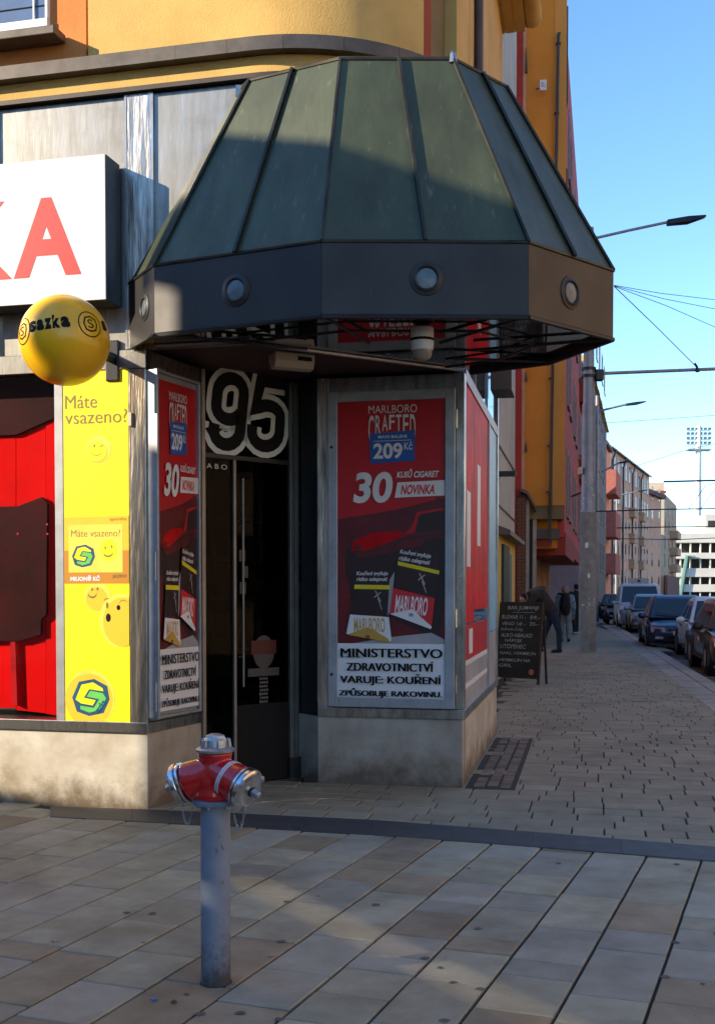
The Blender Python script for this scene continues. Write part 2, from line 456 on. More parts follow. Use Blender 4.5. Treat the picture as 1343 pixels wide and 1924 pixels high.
# ================================================================== GROUND
STR = Vector((.191, .982, 0)).normalized()                 # along the side street
B_ = G(278, 1520)
uL = Vector((math.cos(R(14)), -math.sin(R(14)), 0))
L = Wall(B_, uL)                                           # sunlit shop front on the square
HB = L.z(278, 1378)                                        # top of the stone plinth
C_ = G(379, 1357, HB)
BC = Wall(B_, C_ - B_)
D_ = G(598, 1470.7); E_ = G(868, 1480.7); D2 = G(560, 1462)
DE = Wall(D_, E_ - D_)
EF = Wall(E_, STR)
CD = Wall(C_, D2 - C_)
KI = [G(1343, 1340), G(1241, 1272)]                        # inner edge of the kerb strip
KD = Vector((.172, 1, 0)).normalized()
KN = Vector((KD.y, -KD.x, 0))

gm = MB(); gm.poly([(-900, -300, -.22), (1200, -300, -.22), (1200, 2500, -.22), (-900, 2500, -.22)])
kind(gm.build('ground', mat('far_ground', (.12, .115, .11), .9, var=.2, scale=.05)), 'structure')
k0 = KI[0] - KD * 40; k1 = KI[0] + KD * 34
ko = KN * .62
rm = MB()
rm.poly([k0 + ko + Vector((0, 0, -.12)), k0 + ko + KN * 30 + Vector((0, 0, -.12)), k1 + ko + KD * 300 + KN * 60 + Vector((0, 0, -.12)), k1 + ko + KD * 6 + Vector((0, 0, -.12))])
kind(rm.build('road', M_['asphalt']), 'structure')
# parking lane of grey setts beside the kerb
pm = MB(); pm.poly([k0 + ko + Vector((0, 0, -.115)), k0 + ko + KN * 2.3 + Vector((0, 0, -.115)), k1 + ko + KN * 2.3 + KD * 4 + Vector((0, 0, -.115)), k1 + ko + KD * 4 + Vector((0, 0, -.115))])
kind(pm.build('parking_lane', M_['sett']), 'structure')
for i in range(6):
    c = KI[0] + KD * (2.4 + 5.4 * i) + ko + Vector((0, 0, -.111))
    m = MB(); m.poly([c, c + KN * 2.2, c + KN * 2.2 + KD * .11, c + KD * .11])
    kind(m.build('parking_line', M_['paint']), 'structure')

# bed of dark joint sand under all paving stones
bed = MB()
kk = [k0 + KN * .3, k1 + KN * .3 + KD * 6]
bed.prism([(-14, -6), (kk[0].x, kk[0].y), (kk[1].x, kk[1].y), (2.6, 60), (-14, 12)], -.21, -.014)
pave = bed.build('pavement', M_['bed'])
kind(pave, 'structure')

# slabs of the square: rows run away from the viewer, 30 cm wide
PHI = R(20.5)
dv = Vector((math.sin(PHI), math.cos(PHI), 0)); rv = Vector((math.cos(PHI), -math.sin(PHI), 0))
org = G(919, 1589)
bandU = [G(*p) for p in ((95, 1516), (250, 1521), (400, 1527), (700, 1541.5), (1000, 1564), (1343, 1592), (1700, 1625))]
bandL = [G(*p) for p in ((95, 1535.5), (250, 1544), (400, 1552), (700, 1569.6), (1000, 1592), (1343, 1619), (1700, 1650))]
def interp_y(pl, x):
    x = min(max(x, pl[0].x), pl[-1].x)
    for a, b in zip(pl, pl[1:]):
        if a.x <= x <= b.x: return a.y + (b.y - a.y) * (x - a.x) / (b.x - a.x)
def line_front(x):                        # far limit of the big slabs: under the middle of the dark band, or the shop front
    if x < bandU[0].x:
        return B_.y + (x - B_.x) * (-math.tan(R(14)))
    return (interp_y(bandU, x) + interp_y(bandL, x)) / 2 if x < bandU[-1].x else bandU[-1].y
SLAB = {}
def slab_mesh(w, l):
    k = (w, l)
    if k not in SLAB:
        h, c, t = .06, .004, 0
        x, y = w / 2, l / 2
        m = MB()
        m.hexa([(-x, -y, -h), (x, -y, -h), (x, y, -h), (-x, y, -h)], [(-x, -y, -c), (x, -y, -c), (x, y, -c), (-x, y, -c)])
        m.f.pop(1); m.m.pop(1)
        m.add([(-x, -y, -c), (x, -y, -c), (x, y, -c), (-x, y, -c), (-x + c, -y + c, 0), (x - c, -y + c, 0), (x - c, y - c, 0), (-x + c, y - c, 0)],
              [(0, 1, 5, 4), (1, 2, 6, 5), (2, 3, 7, 6), (3, 0, 4, 7), (4, 5, 6, 7)])
        SLAB[k] = {}
        for nm in ('slab', 'slabwarm', 'slabblue'): SLAB[k][nm] = m.mesh('slab', M_[nm])
    return SLAB[k]
rs = random.Random(5)
GAPL, GAPC = .0135, .008
placed = []
for k in range(-22, 19):
    t = 2.0 - rs.random() * .4
    row = org + rv * (k * .3 + .15)
    y = t
    ts = -6.2
    ts += rs.random() * .3
    while ts < 3.5:
        l = rs.choice((.3, .3, .4, .4, .4, .5, .2, .6))
        c = row + dv * (ts + l / 2)
        e1 = row + dv * (ts + l)
        ts += l
        lim = line_front(c.x)
        if c.y < 2.4: continue
        if c.y > lim + .02: break
        if abs(c.x) > 671.5 / 2200 * c.y + .75: continue
        placed.append((c, l))
hyd = G(405, 1848)
for c, l in placed:
    kd = rs.choices(('slab', 'slabwarm', 'slabblue'), (5, 2.6, 4))[0]
    o = bpy.data.objects.new('slab', slab_mesh(.3 - GAPL, l - GAPC)[kd])
    COL.objects.link(o); o.parent = pave
    o.location = (c.x, c.y, rs.gauss(0, .0012))
    o.rotation_euler = (rs.gauss(0, .0025), rs.gauss(0, .003), -PHI + rs.gauss(0, .003))
    p = G(150, 1757)
    if abs(c.x - p.x) < .16 and abs(c.y - p.y) < .16:       # the one slab that has sunk
        o.rotation_euler = (-.085, .05, -PHI + .02); o.location.z = -.010
# dark granite band
for i in range(len(bandU) - 1):
    n = 2 if i else 1
    for j in range(n):
        a, b = j / n, (j + 1) / n
        q = [bandL[i].lerp(bandL[i + 1], a), bandL[i].lerp(bandL[i + 1], b), bandU[i].lerp(bandU[i + 1], b), bandU[i].lerp(bandU[i + 1], a)]
        ctr = sum(q, Vector()) / 4
        q = [ctr + (v - ctr) * .997 for v in q]
        MB().hexa([v + Vector((0, 0, -.05)) for v in q], [v + Vector((0, 0, .005)) for v in q]).build('band_stone', M_['band'], pave, bevel=.002)
# small paving blocks of the side street: rows parallel to the shop front
PW = .228
PM = {}
def pav_mesh(l):
    if l not in PM:
        x, y, c = l / 2, PW / 2 - .0035, .005
        m = MB()
        m.add([(-x, -y, -.05), (x, -y, -.05), (x, y, -.05), (-x, y, -.05), (-x, -y, -c), (x, -y, -c), (x, y, -c), (-x, y, -c), (-x + c, -y + c, 0), (x - c, -y + c, 0), (x - c, y - c, 0), (-x + c, y - c, 0)],
              [(0, 1, 5, 4), (1, 2, 6, 5), (2, 3, 7, 6), (3, 0, 4, 7), (4, 5, 9, 8), (5, 6, 10, 9), (6, 7, 11, 10), (7, 4, 8, 11), (8, 9, 10, 11)])
        PM[l] = m.mesh('paver', M_['paver'])
    return PM[l]
ro = Vector((math.cos(R(11.5)), -math.sin(R(11.5)), 0)); rd = Vector((-ro.y, ro.x, 0))
po = G(993, 1571)
cand = []
for k in range(-10, 130):
    s = -6 + rs.random() * .4
    while s < 12:
        l = rs.choice((.2, .25, .3, .3, .35, .4))
        c = po + rd * (k * PW) + ro * (s + l / 2)
        s += l
        if c.y < line_front(c.x) - .08 and c.x < bandU[-1].x: continue
        if c.x >= bandU[-1].x and c.y < 6.5: continue
        kin = (c - KI[0]).dot(KN)
        if kin > .30: continue
        ef = (c - E_).dot(EF.n); ss = (c - E_).dot(EF.u)
        if ss > 0 and ef < -.25: continue
        if ss <= 0.0 and (c - L.a).dot(L.n) < -2.6: continue
        if ss < 0 and (c - DE.a).dot(DE.n) < -.1 and .05 < (c - DE.a).dot(DE.u) < 1.1: continue
        if c.x < B_.x + .02 and (c - L.a).dot(L.n) < .1: continue
        if ss > 3.6 and ef < -1.0: continue
        if abs(c.x) > 671.5 / 2200 * c.y + .9: continue
        cand.append((c.length, c, l))
cand.sort(key=lambda t: t[0])
far = MB()
for i, (q, c, l) in enumerate(cand):
    if i < 300:
        o = bpy.data.objects.new('paver', pav_mesh(round(l - .010, 3)))
        COL.objects.link(o); o.parent = pave
        o.location = (c.x, c.y, rs.gauss(0, .0012))
        o.rotation_euler = (rs.gauss(0, .002), rs.gauss(0, .003), -R(11.5))
    elif q < 32:
        M = Matrix.Translation(c + Vector((0, 0, rs.gauss(0, .001)))) @ Matrix.Rotation(-R(11.5), 4, 'Z')
        x, y = l / 2 - .005, PW / 2 - .0035
        far.add([M @ Vector(v) for v in ((-x, -y, -.03), (x, -y, -.03), (x, y, -.03), (-x, y, -.03), (-x, -y, 0), (x, -y, 0), (x, y, 0), (-x, y, 0))],
                [(0, 1, 5, 4), (1, 2, 6, 5), (2, 3, 7, 6), (3, 0, 4, 7), (4, 5, 6, 7)])
fo = far.build('paver_field', M_['paver'], pave); kind(fo, 'stuff')
fm = MB(); a = E_ + STR * 18; b = KI[0] + KD * (a.y - KI[0].y + 2)
fm.poly([(a.x - .5, a.y + 3, -.006), (b.x + 1.2, a.y + 3, -.006), (k1.x + 1.2, 60, -.006), (2.6, 60, -.006)])
fm.build('far_paving', M_['paver'], pave)
q = [EF.P(-.02, .001, .02), EF.P(3.16, .001, .02), EF.P(3.16, .001, .40), EF.P(-.02, .001, .40)]
MB().hexa([v - Vector((0, 0, .05)) for v in q], q).build('cobble_bed', M_['bed'], pave)
# brown cobbles along the shop's side plinth
cm = {}
for i in range(26):
    for j in range(3):
        w = .094
        s = .05 + i * .12 + (.06 if j == 1 else 0)
        if s > 3.1: continue
        p = EF.P(s + .06, 0, .07 + j * .1 + .05)
        kx = (i + j) % 3
        if kx not in cm:
            m = MB(); ll = (.108, .112, .104)[kx] / 2; ww = .045
            m.hexa([(-ll, -ww, -.05), (ll, -ww, -.05), (ll, ww, -.05), (-ll, ww, -.05)], [(-ll + .006, -ww + .006, 0), (ll - .006, -ww + .006, 0), (ll - .006, ww - .006, 0), (-ll + .006, ww - .006, 0)])
            cm[kx] = m.mesh('cobble', M_['cobble'])
        o = bpy.data.objects.new('cobble', cm[kx]); COL.objects.link(o); o.parent = pave
        o.location = (p.x, p.y, rs.gauss(.006, .0025)); o.rotation_euler = (0, 0, math.atan2(STR.y, STR.x) + rs.gauss(0, .02))
# kerb: a flat strip of granite flags and the kerbstones
for i in range(48):
    s = -9 + i * 1.0
    for (w0, w1, zz, nm) in ((.012, .36, .001, 'kerb_flag'), (.368, .62, .004, 'kerbstone')):
        q = [KI[0] + KD * (s + .004) + KN * w0, KI[0] + KD * (s + .004) + KN * w1, KI[0] + KD * (s + .996) + KN * w1, KI[0] + KD * (s + .996) + KN * w0]
        o = MB().hexa([v + Vector((0, 0, -.2)) for v in q], [v + Vector((0, 0, zz)) for v in q]).build(nm, M_['kerb'], pave, bevel=.008)

# ================================================================== CORNER BUILDING
bld = thing('corner_building', 'yellow and orange rendered corner building with a steel clad shop front on its ground floor', 'building', L.M)
LI = L.M.inverted()
def fr(W): return LI @ W.M                                  # places a mesh drawn in another wall's frame
RAILT = HB + .075
ZLB, ZLT = L.z(0, 706), L.z(0, 671)                         # steel lintel rail
ZC = L.z(0, 208)                                            # top of the cladding
ZLEDB, ZLEDT = L.z(0, 166), L.z(0, 141)
ZSOF = D(883, 701, E_.y).z                                  # soffit of canopy and entrance
s = L.s
# --- left front
for a, b in ((-4.6, -2.45), (-2.446, -1.62), (-1.616, 0)): B('plinth_panel', M_['plinth'], bld, a, b, 0.0, .2, -.05, HB)
B('sill_rail', M_['steel'], bld, -4.6, 0.012, -.022, .2, HB + .002, RAILT, .004)
B('lintel_rail', M_['steel'], bld, -4.6, 0.010, -.020, .2, ZLB, ZLT, .004)
B('window_mullion', M_['alu'], bld, s(107), s(122.5), -.014, .1, RAILT, ZLB, .003)
B('corner_column', M_['crumpled'], bld, s(246), .006, -.012, .05, RAILT, ZLB, .004)
B('window_pane', M_['panered'], bld, -4.5, s(107) - .001, .03, .038, RAILT, ZLB)
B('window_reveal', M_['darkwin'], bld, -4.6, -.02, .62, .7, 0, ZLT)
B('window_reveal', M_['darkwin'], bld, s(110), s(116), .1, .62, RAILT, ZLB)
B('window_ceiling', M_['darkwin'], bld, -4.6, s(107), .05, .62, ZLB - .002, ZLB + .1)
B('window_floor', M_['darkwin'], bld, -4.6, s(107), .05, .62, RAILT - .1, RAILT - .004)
B('poster_backing', M_['alu'], bld, s(123), s(245.5), .001, .1, RAILT, ZLB)
# cladding sheets
x0 = s(5)
for a, b in ((-4.6, -3.4), (-3.395, x0 - .004), (x0, s(243))): B('cladding_panel', M_['cladding'], bld, a, b, .0, .06, ZLT + .003, ZC)
B('foil_strip', M_['crumpled'], bld, s(244), s(292), -.016, .06, ZLT + .003, ZC + .01, .003)
B('cladding_panel', M_['cladding'], bld, s(293), s(470), .0, .06, ZLT + .003, ZC)
for x in (5, 243.5, 292.5): B('joint_cover', M_['steel'], bld, s(x) - .008, s(x) + .008, -.02, 0, ZLT + .003, ZC + .005)
# --- upper floors follow the rounded corner
tl = None
det = uL.x * (-STR.y) + STR.x * uL.y
rx, ry = E_.x - B_.x, E_.y - B_.y
tt = (rx * (-STR.y) + STR.x * ry) / det
CX = B_ + uL * tt                                            # where the two fronts would meet
RAD = 1.2
turn = math.acos(uL.dot(STR))
T0 = CX - uL * RAD * math.tan(turn / 2)
nin = Vector((-uL.y, uL.x, 0))
CC = T0 + nin * RAD
ARC = RAD * turn
def cpoint(q, out=0.0):
    if q < 0: return T0 + uL * q - nin * out
    if q > ARC:
        e = CX + STR * RAD * math.tan(turn / 2)
        return e + STR * (q - ARC) + Vector((STR.y, -STR.x, 0)) * out
    a = q / RAD
    d = -nin
    return CC + Matrix.Rotation(a, 3, 'Z') @ d * (RAD + out)
def project(p):
    c, s_ = math.cos(PITCH), math.sin(PITCH)
    r = p - EYE
    f = r.y * c - r.z * s_; u = r.y * s_ + r.z * c
    return (HX + F * r.x / f, YP - F * u / f)
def q_at(x, z, out=0.0):
    best, bq = 1e9, 0
    for i in range(-900, 420):
        q = i * .01
        p = cpoint(q, out); e = abs(project(Vector((p.x, p.y, z)))[0] - x)
        if q <= ARC + 3 and e < best: best, bq = e, q
    return bq
def strip(name, m, q0, q1, z0, z1, out=0.0, th=.25, smooth=True):
    n = max(1, int(abs(q1 - q0) / .06)) if q1 > -0.2 else 1
    qs = [q0 + (q1 - q0) * i / n for i in range(n + 1)]
    if q0 < 0 < q1: qs = sorted(set(qs + [0.0]))
    f_, b_ = [cpoint(q, out) for q in qs], [cpoint(q, out - th) for q in qs]
    vs, fs = [], []
    for a, b in zip(f_, b_):
        vs += [(a.x, a.y, z0), (a.x, a.y, z1), (b.x, b.y, z0), (b.x, b.y, z1)]
    for i in range(len(qs) - 1):
        o = 4 * i
        fs += [(o, o + 4, o + 5, o + 1), (o + 2, o + 3, o + 7, o + 6), (o + 1, o + 5, o + 7, o + 3), (o, o + 2, o + 6, o + 4)]
    fs += [(0, 1, 3, 2), (len(vs) - 4, len(vs) - 2, len(vs) - 1, len(vs) - 3)]
    return MB().add(vs, fs).build(name, m, bld, smooth=30 if smooth else None, M=LI)
ZW = ZLEDT + .5
TOPZ = 15.0
qo, qy = q_at(161, ZW), q_at(165, ZW)
q1, q2, q3, q4 = q_at(797, ZW), q_at(808, ZW), q_at(850, ZW), q_at(882, ZW)
strip('orange_wall', M_['orange'], -9.5, qo, ZLEDT - .02, TOPZ, -.01)
strip('wall_groove', M_['redstripe'], qo, qy, ZLEDT - .02, TOPZ, -.05)
strip('yellow_wall', M_['yellow'], qy, q1, ZLEDT - .02, TOPZ, 0)
strip('red_stripe', M_['redstripe'], q1, q2, ZLEDT - .02, TOPZ, .004)
strip('shade_olive_wall', M_['olive'], q2, q3, ZLEDT - .02, TOPZ, -.06)  # dull olive carries the shade on this stretch of wall
strip('yellow_pilaster', M_['yellow'], q3, (q3 + q4) / 2 + .01, ZLEDT - .02, TOPZ, .03)
strip('yellow_pilaster', M_['yellow'], (q3 + q4) / 2 + .02, q4, ZLEDT - .02, TOPZ, .025)
strip('string_course', M_['yellow'], -9.5, q4, ZC + .045, ZLEDB, .035)
strip('string_course_soffit', M_['brownmetal'], -9.5, q4, ZC + .012, ZC + .043, .05)  # underside in dark brown, its shade put into the colour
lq = -9.5                                                       # ledge in sheet metal lengths
while lq < q3:
    e = min(lq + (.36 if lq > -1.4 else 1.5), q3)
    strip('ledge_sheet', M_['ledge'], lq, e - .002, ZLEDB + .002, ZLEDT, .12)
    lq = e
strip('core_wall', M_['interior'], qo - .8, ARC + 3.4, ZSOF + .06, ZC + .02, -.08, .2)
# wall above the side windows and its pilasters
QF = ARC + 3.6 - (CX + STR * RAD * math.tan(turn / 2) - E_).dot(STR)
strip('orange_wall', M_['orange'], q4 + .001, QF, ZSOF + .6, TOPZ, -.05)
qa, qb, qc, qd = q_at(903, 6.2, .03), q_at(918, 6.2, .03), q_at(921, 6.2, .03), q_at(935, 6.2, .03)
qa, qb = ARC + .25, ARC + 1.1
strip('yellow_pilaster', M_['yellow'], qa, qb, 4.95, TOPZ, .03)
strip('yellow_pilaster', M_['yellow'], qb + .1, qb + 1.0, 4.95, TOPZ, .05)
strip('yellow_pilaster', M_['yellow'], qb + 1.05, QF, 5.4, TOPZ, .03)
# boarded eave and rolled cornice high over the side street
ze = D(955, 53, E_.y + 3.4).z
for k in range(3): strip('eave_board', M_['yellow'], ARC + .5, QF, ze + .004 * k, ze + .1, .105 * (k + 1) - .05, .1)
ea, eb = cpoint(ARC + .5, .33), cpoint(QF, .33)
MB().tube([(ea.x, ea.y, ze + .14), (eb.x, eb.y, ze + .14)], .11, 14).build('cornice_roll', M_['yellow'], bld, smooth=50, M=LI)
# downpipe at the corner
dp = cpoint(q4 + .06, .06)
pp = MB().tube([(dp.x, dp.y, 4.3), (dp.x, dp.y, TOPZ)], .040, 14).build('downpipe', M_['brownmetal'], bld, smooth=40, M=LI)
# roof, hidden end walls (close the body so that no light leaks through)
MB().prism([tuple(cpoint(-9.5, -.1)[:2]), tuple(cpoint(0, -.1)[:2]), tuple(cpoint(ARC * .5, -.1)[:2]), tuple(cpoint(ARC, -.1)[:2]), tuple(cpoint(QF, -.1)[:2]), (-7.6, 16.5)], TOPZ, TOPZ + .2).build('roof', M_['ledge'], bld, M=LI)
a = cpoint(-9.5, -.1)
MB().prism([(a.x, a.y), (a.x + .2, a.y), (-7.4, 16.4), (-7.6, 16.4)], 0, TOPZ).build('end_wall', M_['orange'], bld, M=LI)
f_ = cpoint(QF, -.1)
MB().prism([(f_.x, f_.y), (f_.x, f_.y - .2), (-7.6, 16.2), (-7.6, 16.4)], 0, TOPZ).build('end_wall', M_['orange'], bld, M=LI)
# upper window at the left
wx, wzb, wzt = s(97, 20), L.z(50, 47), L.z(50, 36)
W0 = -2.6
B('window_frame', M_['white'], bld, W0, s(102), -.035, .02, L.z(60, 53, .03), L.z(60, 37, .03), .004)
B('window_frame', M_['white'], bld, s(97), s(102), -.028, .02, L.z(60, 37, .03) + .001, L.z(60, 37) + 1.5, .004)
B('window_glass', M_['blinds'], bld, W0, s(97) - .001, -.013, .01, L.z(60, 37, .03), L.z(60, 37) + 1.5)
B('window_mullion', M_['white'], bld, s(75), s(77.5), -.03, -.012, L.z(60, 37, .03) + .001, L.z(60, 37) + 1.5)
for dz in (.05, .34): B('blind_cord', M_['ink'], bld, W0, s(97) - .004, -.019, -.015, L.z(60, 30) + dz, L.z(60, 30) + dz + .006)
B('window_sill', M_['ledge'], bld, W0 - .05, s(103, 55, .16), -.17, .0, L.z(60, 68, .16), L.z(60, 53, .16) + .004, .006)

# --- side of the entrance, front pier and side windows
def bw(name, m, W, x0, x1, y0, y1, z0, z1, bevel=0.0):
    return MB().box(min(x0, x1), max(x0, x1), min(y0, y1), max(y0, y1), min(z0, z1), max(z0, z1)).build(name, m, bld, bevel=bevel, M=fr(W))
lbc = (C_ - B_).length; lde = (E_ - D_).length; lcd = (D2 - C_).length
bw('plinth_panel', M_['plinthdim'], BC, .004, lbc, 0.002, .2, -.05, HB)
bw('sill_rail', M_['steel'], BC, .0, lbc, -.014, .2, HB + .002, RAILT, .003)
bw('entrance_wall', M_['steel'], BC, .0, lbc, .0, .12, RAILT + .002, ZSOF)
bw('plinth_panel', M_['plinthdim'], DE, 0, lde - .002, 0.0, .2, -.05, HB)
bw('sill_rail', M_['steel'], DE, 0, lde + .01, -.02, .2, HB + .002, RAILT, .003)
bw('front_pier', M_['steel'], DE, 0, lde, 0.002, .16, RAILT + .002, ZSOF)
bw('crumpled_column', M_['crumpled'], DE, .0, DE.s(617), -.02, .05, RAILT + .003, ZSOF)
bw('corner_column', M_['steel'], DE, DE.s(857), lde + .012, -.022, .06, RAILT + .003, ZSOF, .003)
d2d = Wall(D2, D_ - D2)
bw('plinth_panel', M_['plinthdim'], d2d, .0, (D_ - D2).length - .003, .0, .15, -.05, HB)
bw('entrance_wall', M_['darkmetal'], d2d, .02, (D_ - D2).length - .003, .01, .12, HB + .002, ZSOF)
# side front on the street
lef = EF.s(932, 1380)
n_pl = 7
for i in range(n_pl): bw('plinth_panel', M_['plinth'], EF, .03 + i * (lef - .03) / n_pl, .03 + (i + 1) * (lef - .03) / n_pl - .006, 0.0, .2, -.05, HB - .01)
bw('sill_rail', M_['steel'], EF, .0, lef, -.02, .2, HB + .0, RAILT, .003)
zwh = EF.z(900, 762)
bw('window_frame', M_['alu'], EF, .012, .12, -.012, .08, RAILT, ZSOF)
sm = EF.s(916.5)
bw('window_mullion', M_['alu'], EF, sm - .05, sm + .05, -.012, .08, RAILT, zwh)
bw('end_return', M_['cladding'], EF, lef - .02, lef, .081, 1.2, 0, ZSOF + .6)
bw('window_frame', M_['steel'], EF, lef - .12, lef, -.014, .08, RAILT, ZSOF + .6)
bw('window_transom', M_['alu'], EF, .12, lef - .12, -.010, .08, zwh, zwh + .09)
bw('window_pane', M_['pane'], EF, .12, sm - .05, .01, .018, RAILT, zwh)
bw('window_pane', M_['pane'], EF, sm + .05, lef - .12, .01, .018, RAILT, zwh)
bw('transom_pane', M_['winglass'], EF, .12, lef - .12, .01, .03, zwh + .09, ZSOF + .6)
for k in range(2): bw('transom_bar', M_['alu'], EF, 1.0 + k * 1.2, 1.02 + k * 1.2, -.004, .009, zwh + .091, ZSOF + .59)
for (a, b, z0, z1, m) in ((.13, .95, 1.25, zwh, 'brightred'), (.96, sm - .06, 1.35, zwh, 'brightred'), (.13, sm - .06, RAILT, .95, 'greyprint'), (.13, sm - .06, .96, 1.24, 'redprint'),
                          (sm + .06, lef - .14, RAILT, 1.1, 'greyprint'), (sm + .06, lef - .14, 1.11, zwh, 'sky_blue')):
    bw('window_poster', M_[m], EF, a, b, .002, .009, z0, z1)
for (a, b, z0, z1, m) in ((.3, .6, 1.7, 2.3, 'whiteprint'), (1.2, 1.5, 1.9, 2.6, 'whiteprint'), (.5, .8, 1.0, 1.2, 'whiteprint'), (.2, sm - .1, RAILT + .32, RAILT + .36, 'whiteprint'), (.2, sm - .1, RAILT + .14, RAILT + .18, 'whiteprint')):
    bw('poster_block', M_[m], EF, a, b, -.001, .001, z0, z1)
bw('window_backing', M_['interior'], EF, .05, lef - .05, .2, .26, 0, ZSOF)
# --- entrance: soffit, door, floor, dim shop behind
e1 = L.P(L.s(455, 650) - .02, 0, 0)
sof = [(-6.0, 9.2), (B_.x - 3, B_.y + .78), (B_.x + .02, B_.y + .03), (e1.x, e1.y + .03), (E_.x - .02, E_.y + .02), (f_.x - .1, f_.y - .1), (-6, 13.5)]
MB().prism(sof, ZSOF + .03, ZSOF + .15).build('entrance_soffit', M_['maroonceil'], bld, M=LI)
trim = [L.P(0.02, ZSOF + .02, .0), L.P(L.s(455, 650) - .02, ZSOF + .02, 0), Vector((E_.x, E_.y, ZSOF + .02))]
for a, b in zip(trim, trim[1:]): MB().tube([a, b], .014, 6).build('soffit_trim', M_['alu'], bld, M=LI)
cs = lambda x: CD.s(x)
bw('door_frame', M_['doorframe'], CD, 0, .03, -.02, .05, 0, ZSOF)
bw('door_frame', M_['doorframe'], CD, cs(437), cs(442), -.02, .05, .1, CD.z(480, 868) - .002, .003)
bw('door_frame', M_['doorframe'], CD, cs(541.5), cs(549), -.03, .05, .0, ZSOF, .003)
bw('door_frame', M_['doorframe'], CD, cs(552), cs(559), -.02, .05, .0, ZSOF, .003)
bw('door_frame', M_['darkmetal'], CD, .03, cs(541), -.012, .04, CD.z(480, 868), CD.z(480, 860))
bw('door_closer', M_['darkmetal'], CD, cs(538), cs(560), -.045, -.031, .02, .18)
bw('door_glass', M_['panedark'], CD, .03, cs(437) - .001, .0, .008, .02, CD.z(480, 868))
bw('transom_glass', M_['panedark'], CD, .03, cs(541.5), .0, .008, CD.z(480, 860), ZSOF)
bw('door_glass', M_['panedark'], CD, cs(442), cs(541.5), .0, .008, CD.z(490, 1322), CD.z(480, 868))
bw('kick_panel', M_['ink'], CD, cs(442) + .001, cs(541.5) - .001, -.006, .03, .02, CD.z(490, 1322))
hx = cs(449)
MB().tube([(hx, -.055, CD.z(448, 1290)), (hx, -.055, CD.z(448, 900))], .009, 8).tube([(hx, -.055, 1.0), (hx, .0, 1.0)], .007, 6).tube([(hx, -.055, 2.0), (hx, .0, 2.0)], .007, 6).build('door_handle', M_['doorframe'], bld, smooth=40, M=fr(CD))
# number on the glass
z1, z0 = CD.z(466, 704), CD.z(466, 852)
def arcp(cx_, cz_, rx_, rz_, a0_, a1_, n=9): return [(cx_ + rx_ * math.cos(R(a0_ + (a1_ - a0_) * i / n)), cz_ + rz_ * math.sin(R(a0_ + (a1_ - a0_) * i / n))) for i in range(n + 1)]
nine = [(0, .30), (0, .22)] + arcp(.5, .22, .5, .22, 180, 360) + arcp(.5, .78, .5, .22, 0, 180) + arcp(.5, .58, .5, .20, 180, 330)
five = [(1.0, 1.0), (.16, 1.0), (.06, .56)] + arcp(.5, .46, .46, .17, 130, 0, 7) + arcp(.5, .22, .48, .22, 0, -180) + [(.02, .30)]
sw = .098
for nm_, path, xa, xb, zo in (('9', nine, cs(406), cs(455), 0), ('5', five, cs(476), cs(529), .02)):
    za_, zb_ = z0 + sw / 2 + zo, z1 - sw / 2 + zo
    stroke(path, sw + .085, -.004, xa, xb, za_, zb_, .13).build('number_sticker', M_['digitgrey'], bld, M=fr(CD), fix=False)
    ext = path if nm_ == '9' else path
    stroke(ext, sw, -.006, xa, xb, za_, zb_, .13).build('number_sticker', M_['ink'], bld, M=fr(CD), fix=False)
mb = MB(); put_text(mb, 'A B O', cs(389), cs(427), CD.z(408, 881), CD.z(408, 872), -.004)
kind(mb.build('door_lettering', M_['digitgrey'], bld, M=fr(CD), fix=False), 'stuff')
def disc(mb, x, z, rx_, rz_, y, n=28, a0=0, a1=2 * math.pi):
    return mb.poly([(x + rx_ * math.cos(a0 + (a1 - a0) * i / n), y, z + rz_ * math.sin(a0 + (a1 - a0) * i / n)) for i in range(n)])
cz = lambda y: CD.z(495, y)
st = disc(MB(), cs(495), cz(1225), .105, .13, -.003).build('door_sticker', mat('faded_sticker', (.05, .05, .05), .5), bld, M=fr(CD))
mb = MB(); mb.poly([(cs(471), -.005, cz(1203)), (cs(518), -.005, cz(1203)), (cs(518), -.005, cz(1229)), (cs(471), -.005, cz(1229))]); mb.build('door_sticker', mat('faded_red_sticker', (.07, .008, .008), .5), bld, M=fr(CD))
mb = MB(); mb.poly([(cs(465), -.004, cz(1255)), (cs(524), -.004, cz(1255)), (cs(524), -.004, cz(1270)), (cs(465), -.004, cz(1270))]); mb.build('door_sticker', mat('grey_door_sticker', (.06, .06, .06), .5), bld, M=fr(CD))
mb = MB()
for (x, y) in ((455, 1045), (460, 1075), (456, 1105)): mb.box(cs(x) - .03, cs(x) + .03, -.004, -.003, cz(y) - .045, cz(y) + .045)
mb.build('door_sticker', mat('small_door_sticker', (.05, .05, .05), .5), bld, M=fr(CD))
mb = MB()
for i in range(4):
    for j in range(7): disc(mb, cs(488) + .022 * i + .006 * (j % 2), cz(1318) + .03 * j, .008, .011, -.004, 8)
mb.build('door_sticker', mat('dotted_door_sticker', (.14, .14, .14), .5), bld, M=fr(CD))
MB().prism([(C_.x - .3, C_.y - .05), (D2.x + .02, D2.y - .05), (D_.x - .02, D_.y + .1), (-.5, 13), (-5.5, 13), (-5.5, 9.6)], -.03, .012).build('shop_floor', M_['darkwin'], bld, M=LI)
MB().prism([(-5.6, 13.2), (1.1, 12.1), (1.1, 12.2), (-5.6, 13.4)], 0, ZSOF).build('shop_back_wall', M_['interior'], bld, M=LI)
MB().prism([tuple(C_[:2]), (C_.x + .02, C_.y + .02), (-4.2, 13.2), (-4.3, 13.2)], 0, ZSOF).build('shop_partition', M_['interior'], bld, M=LI)
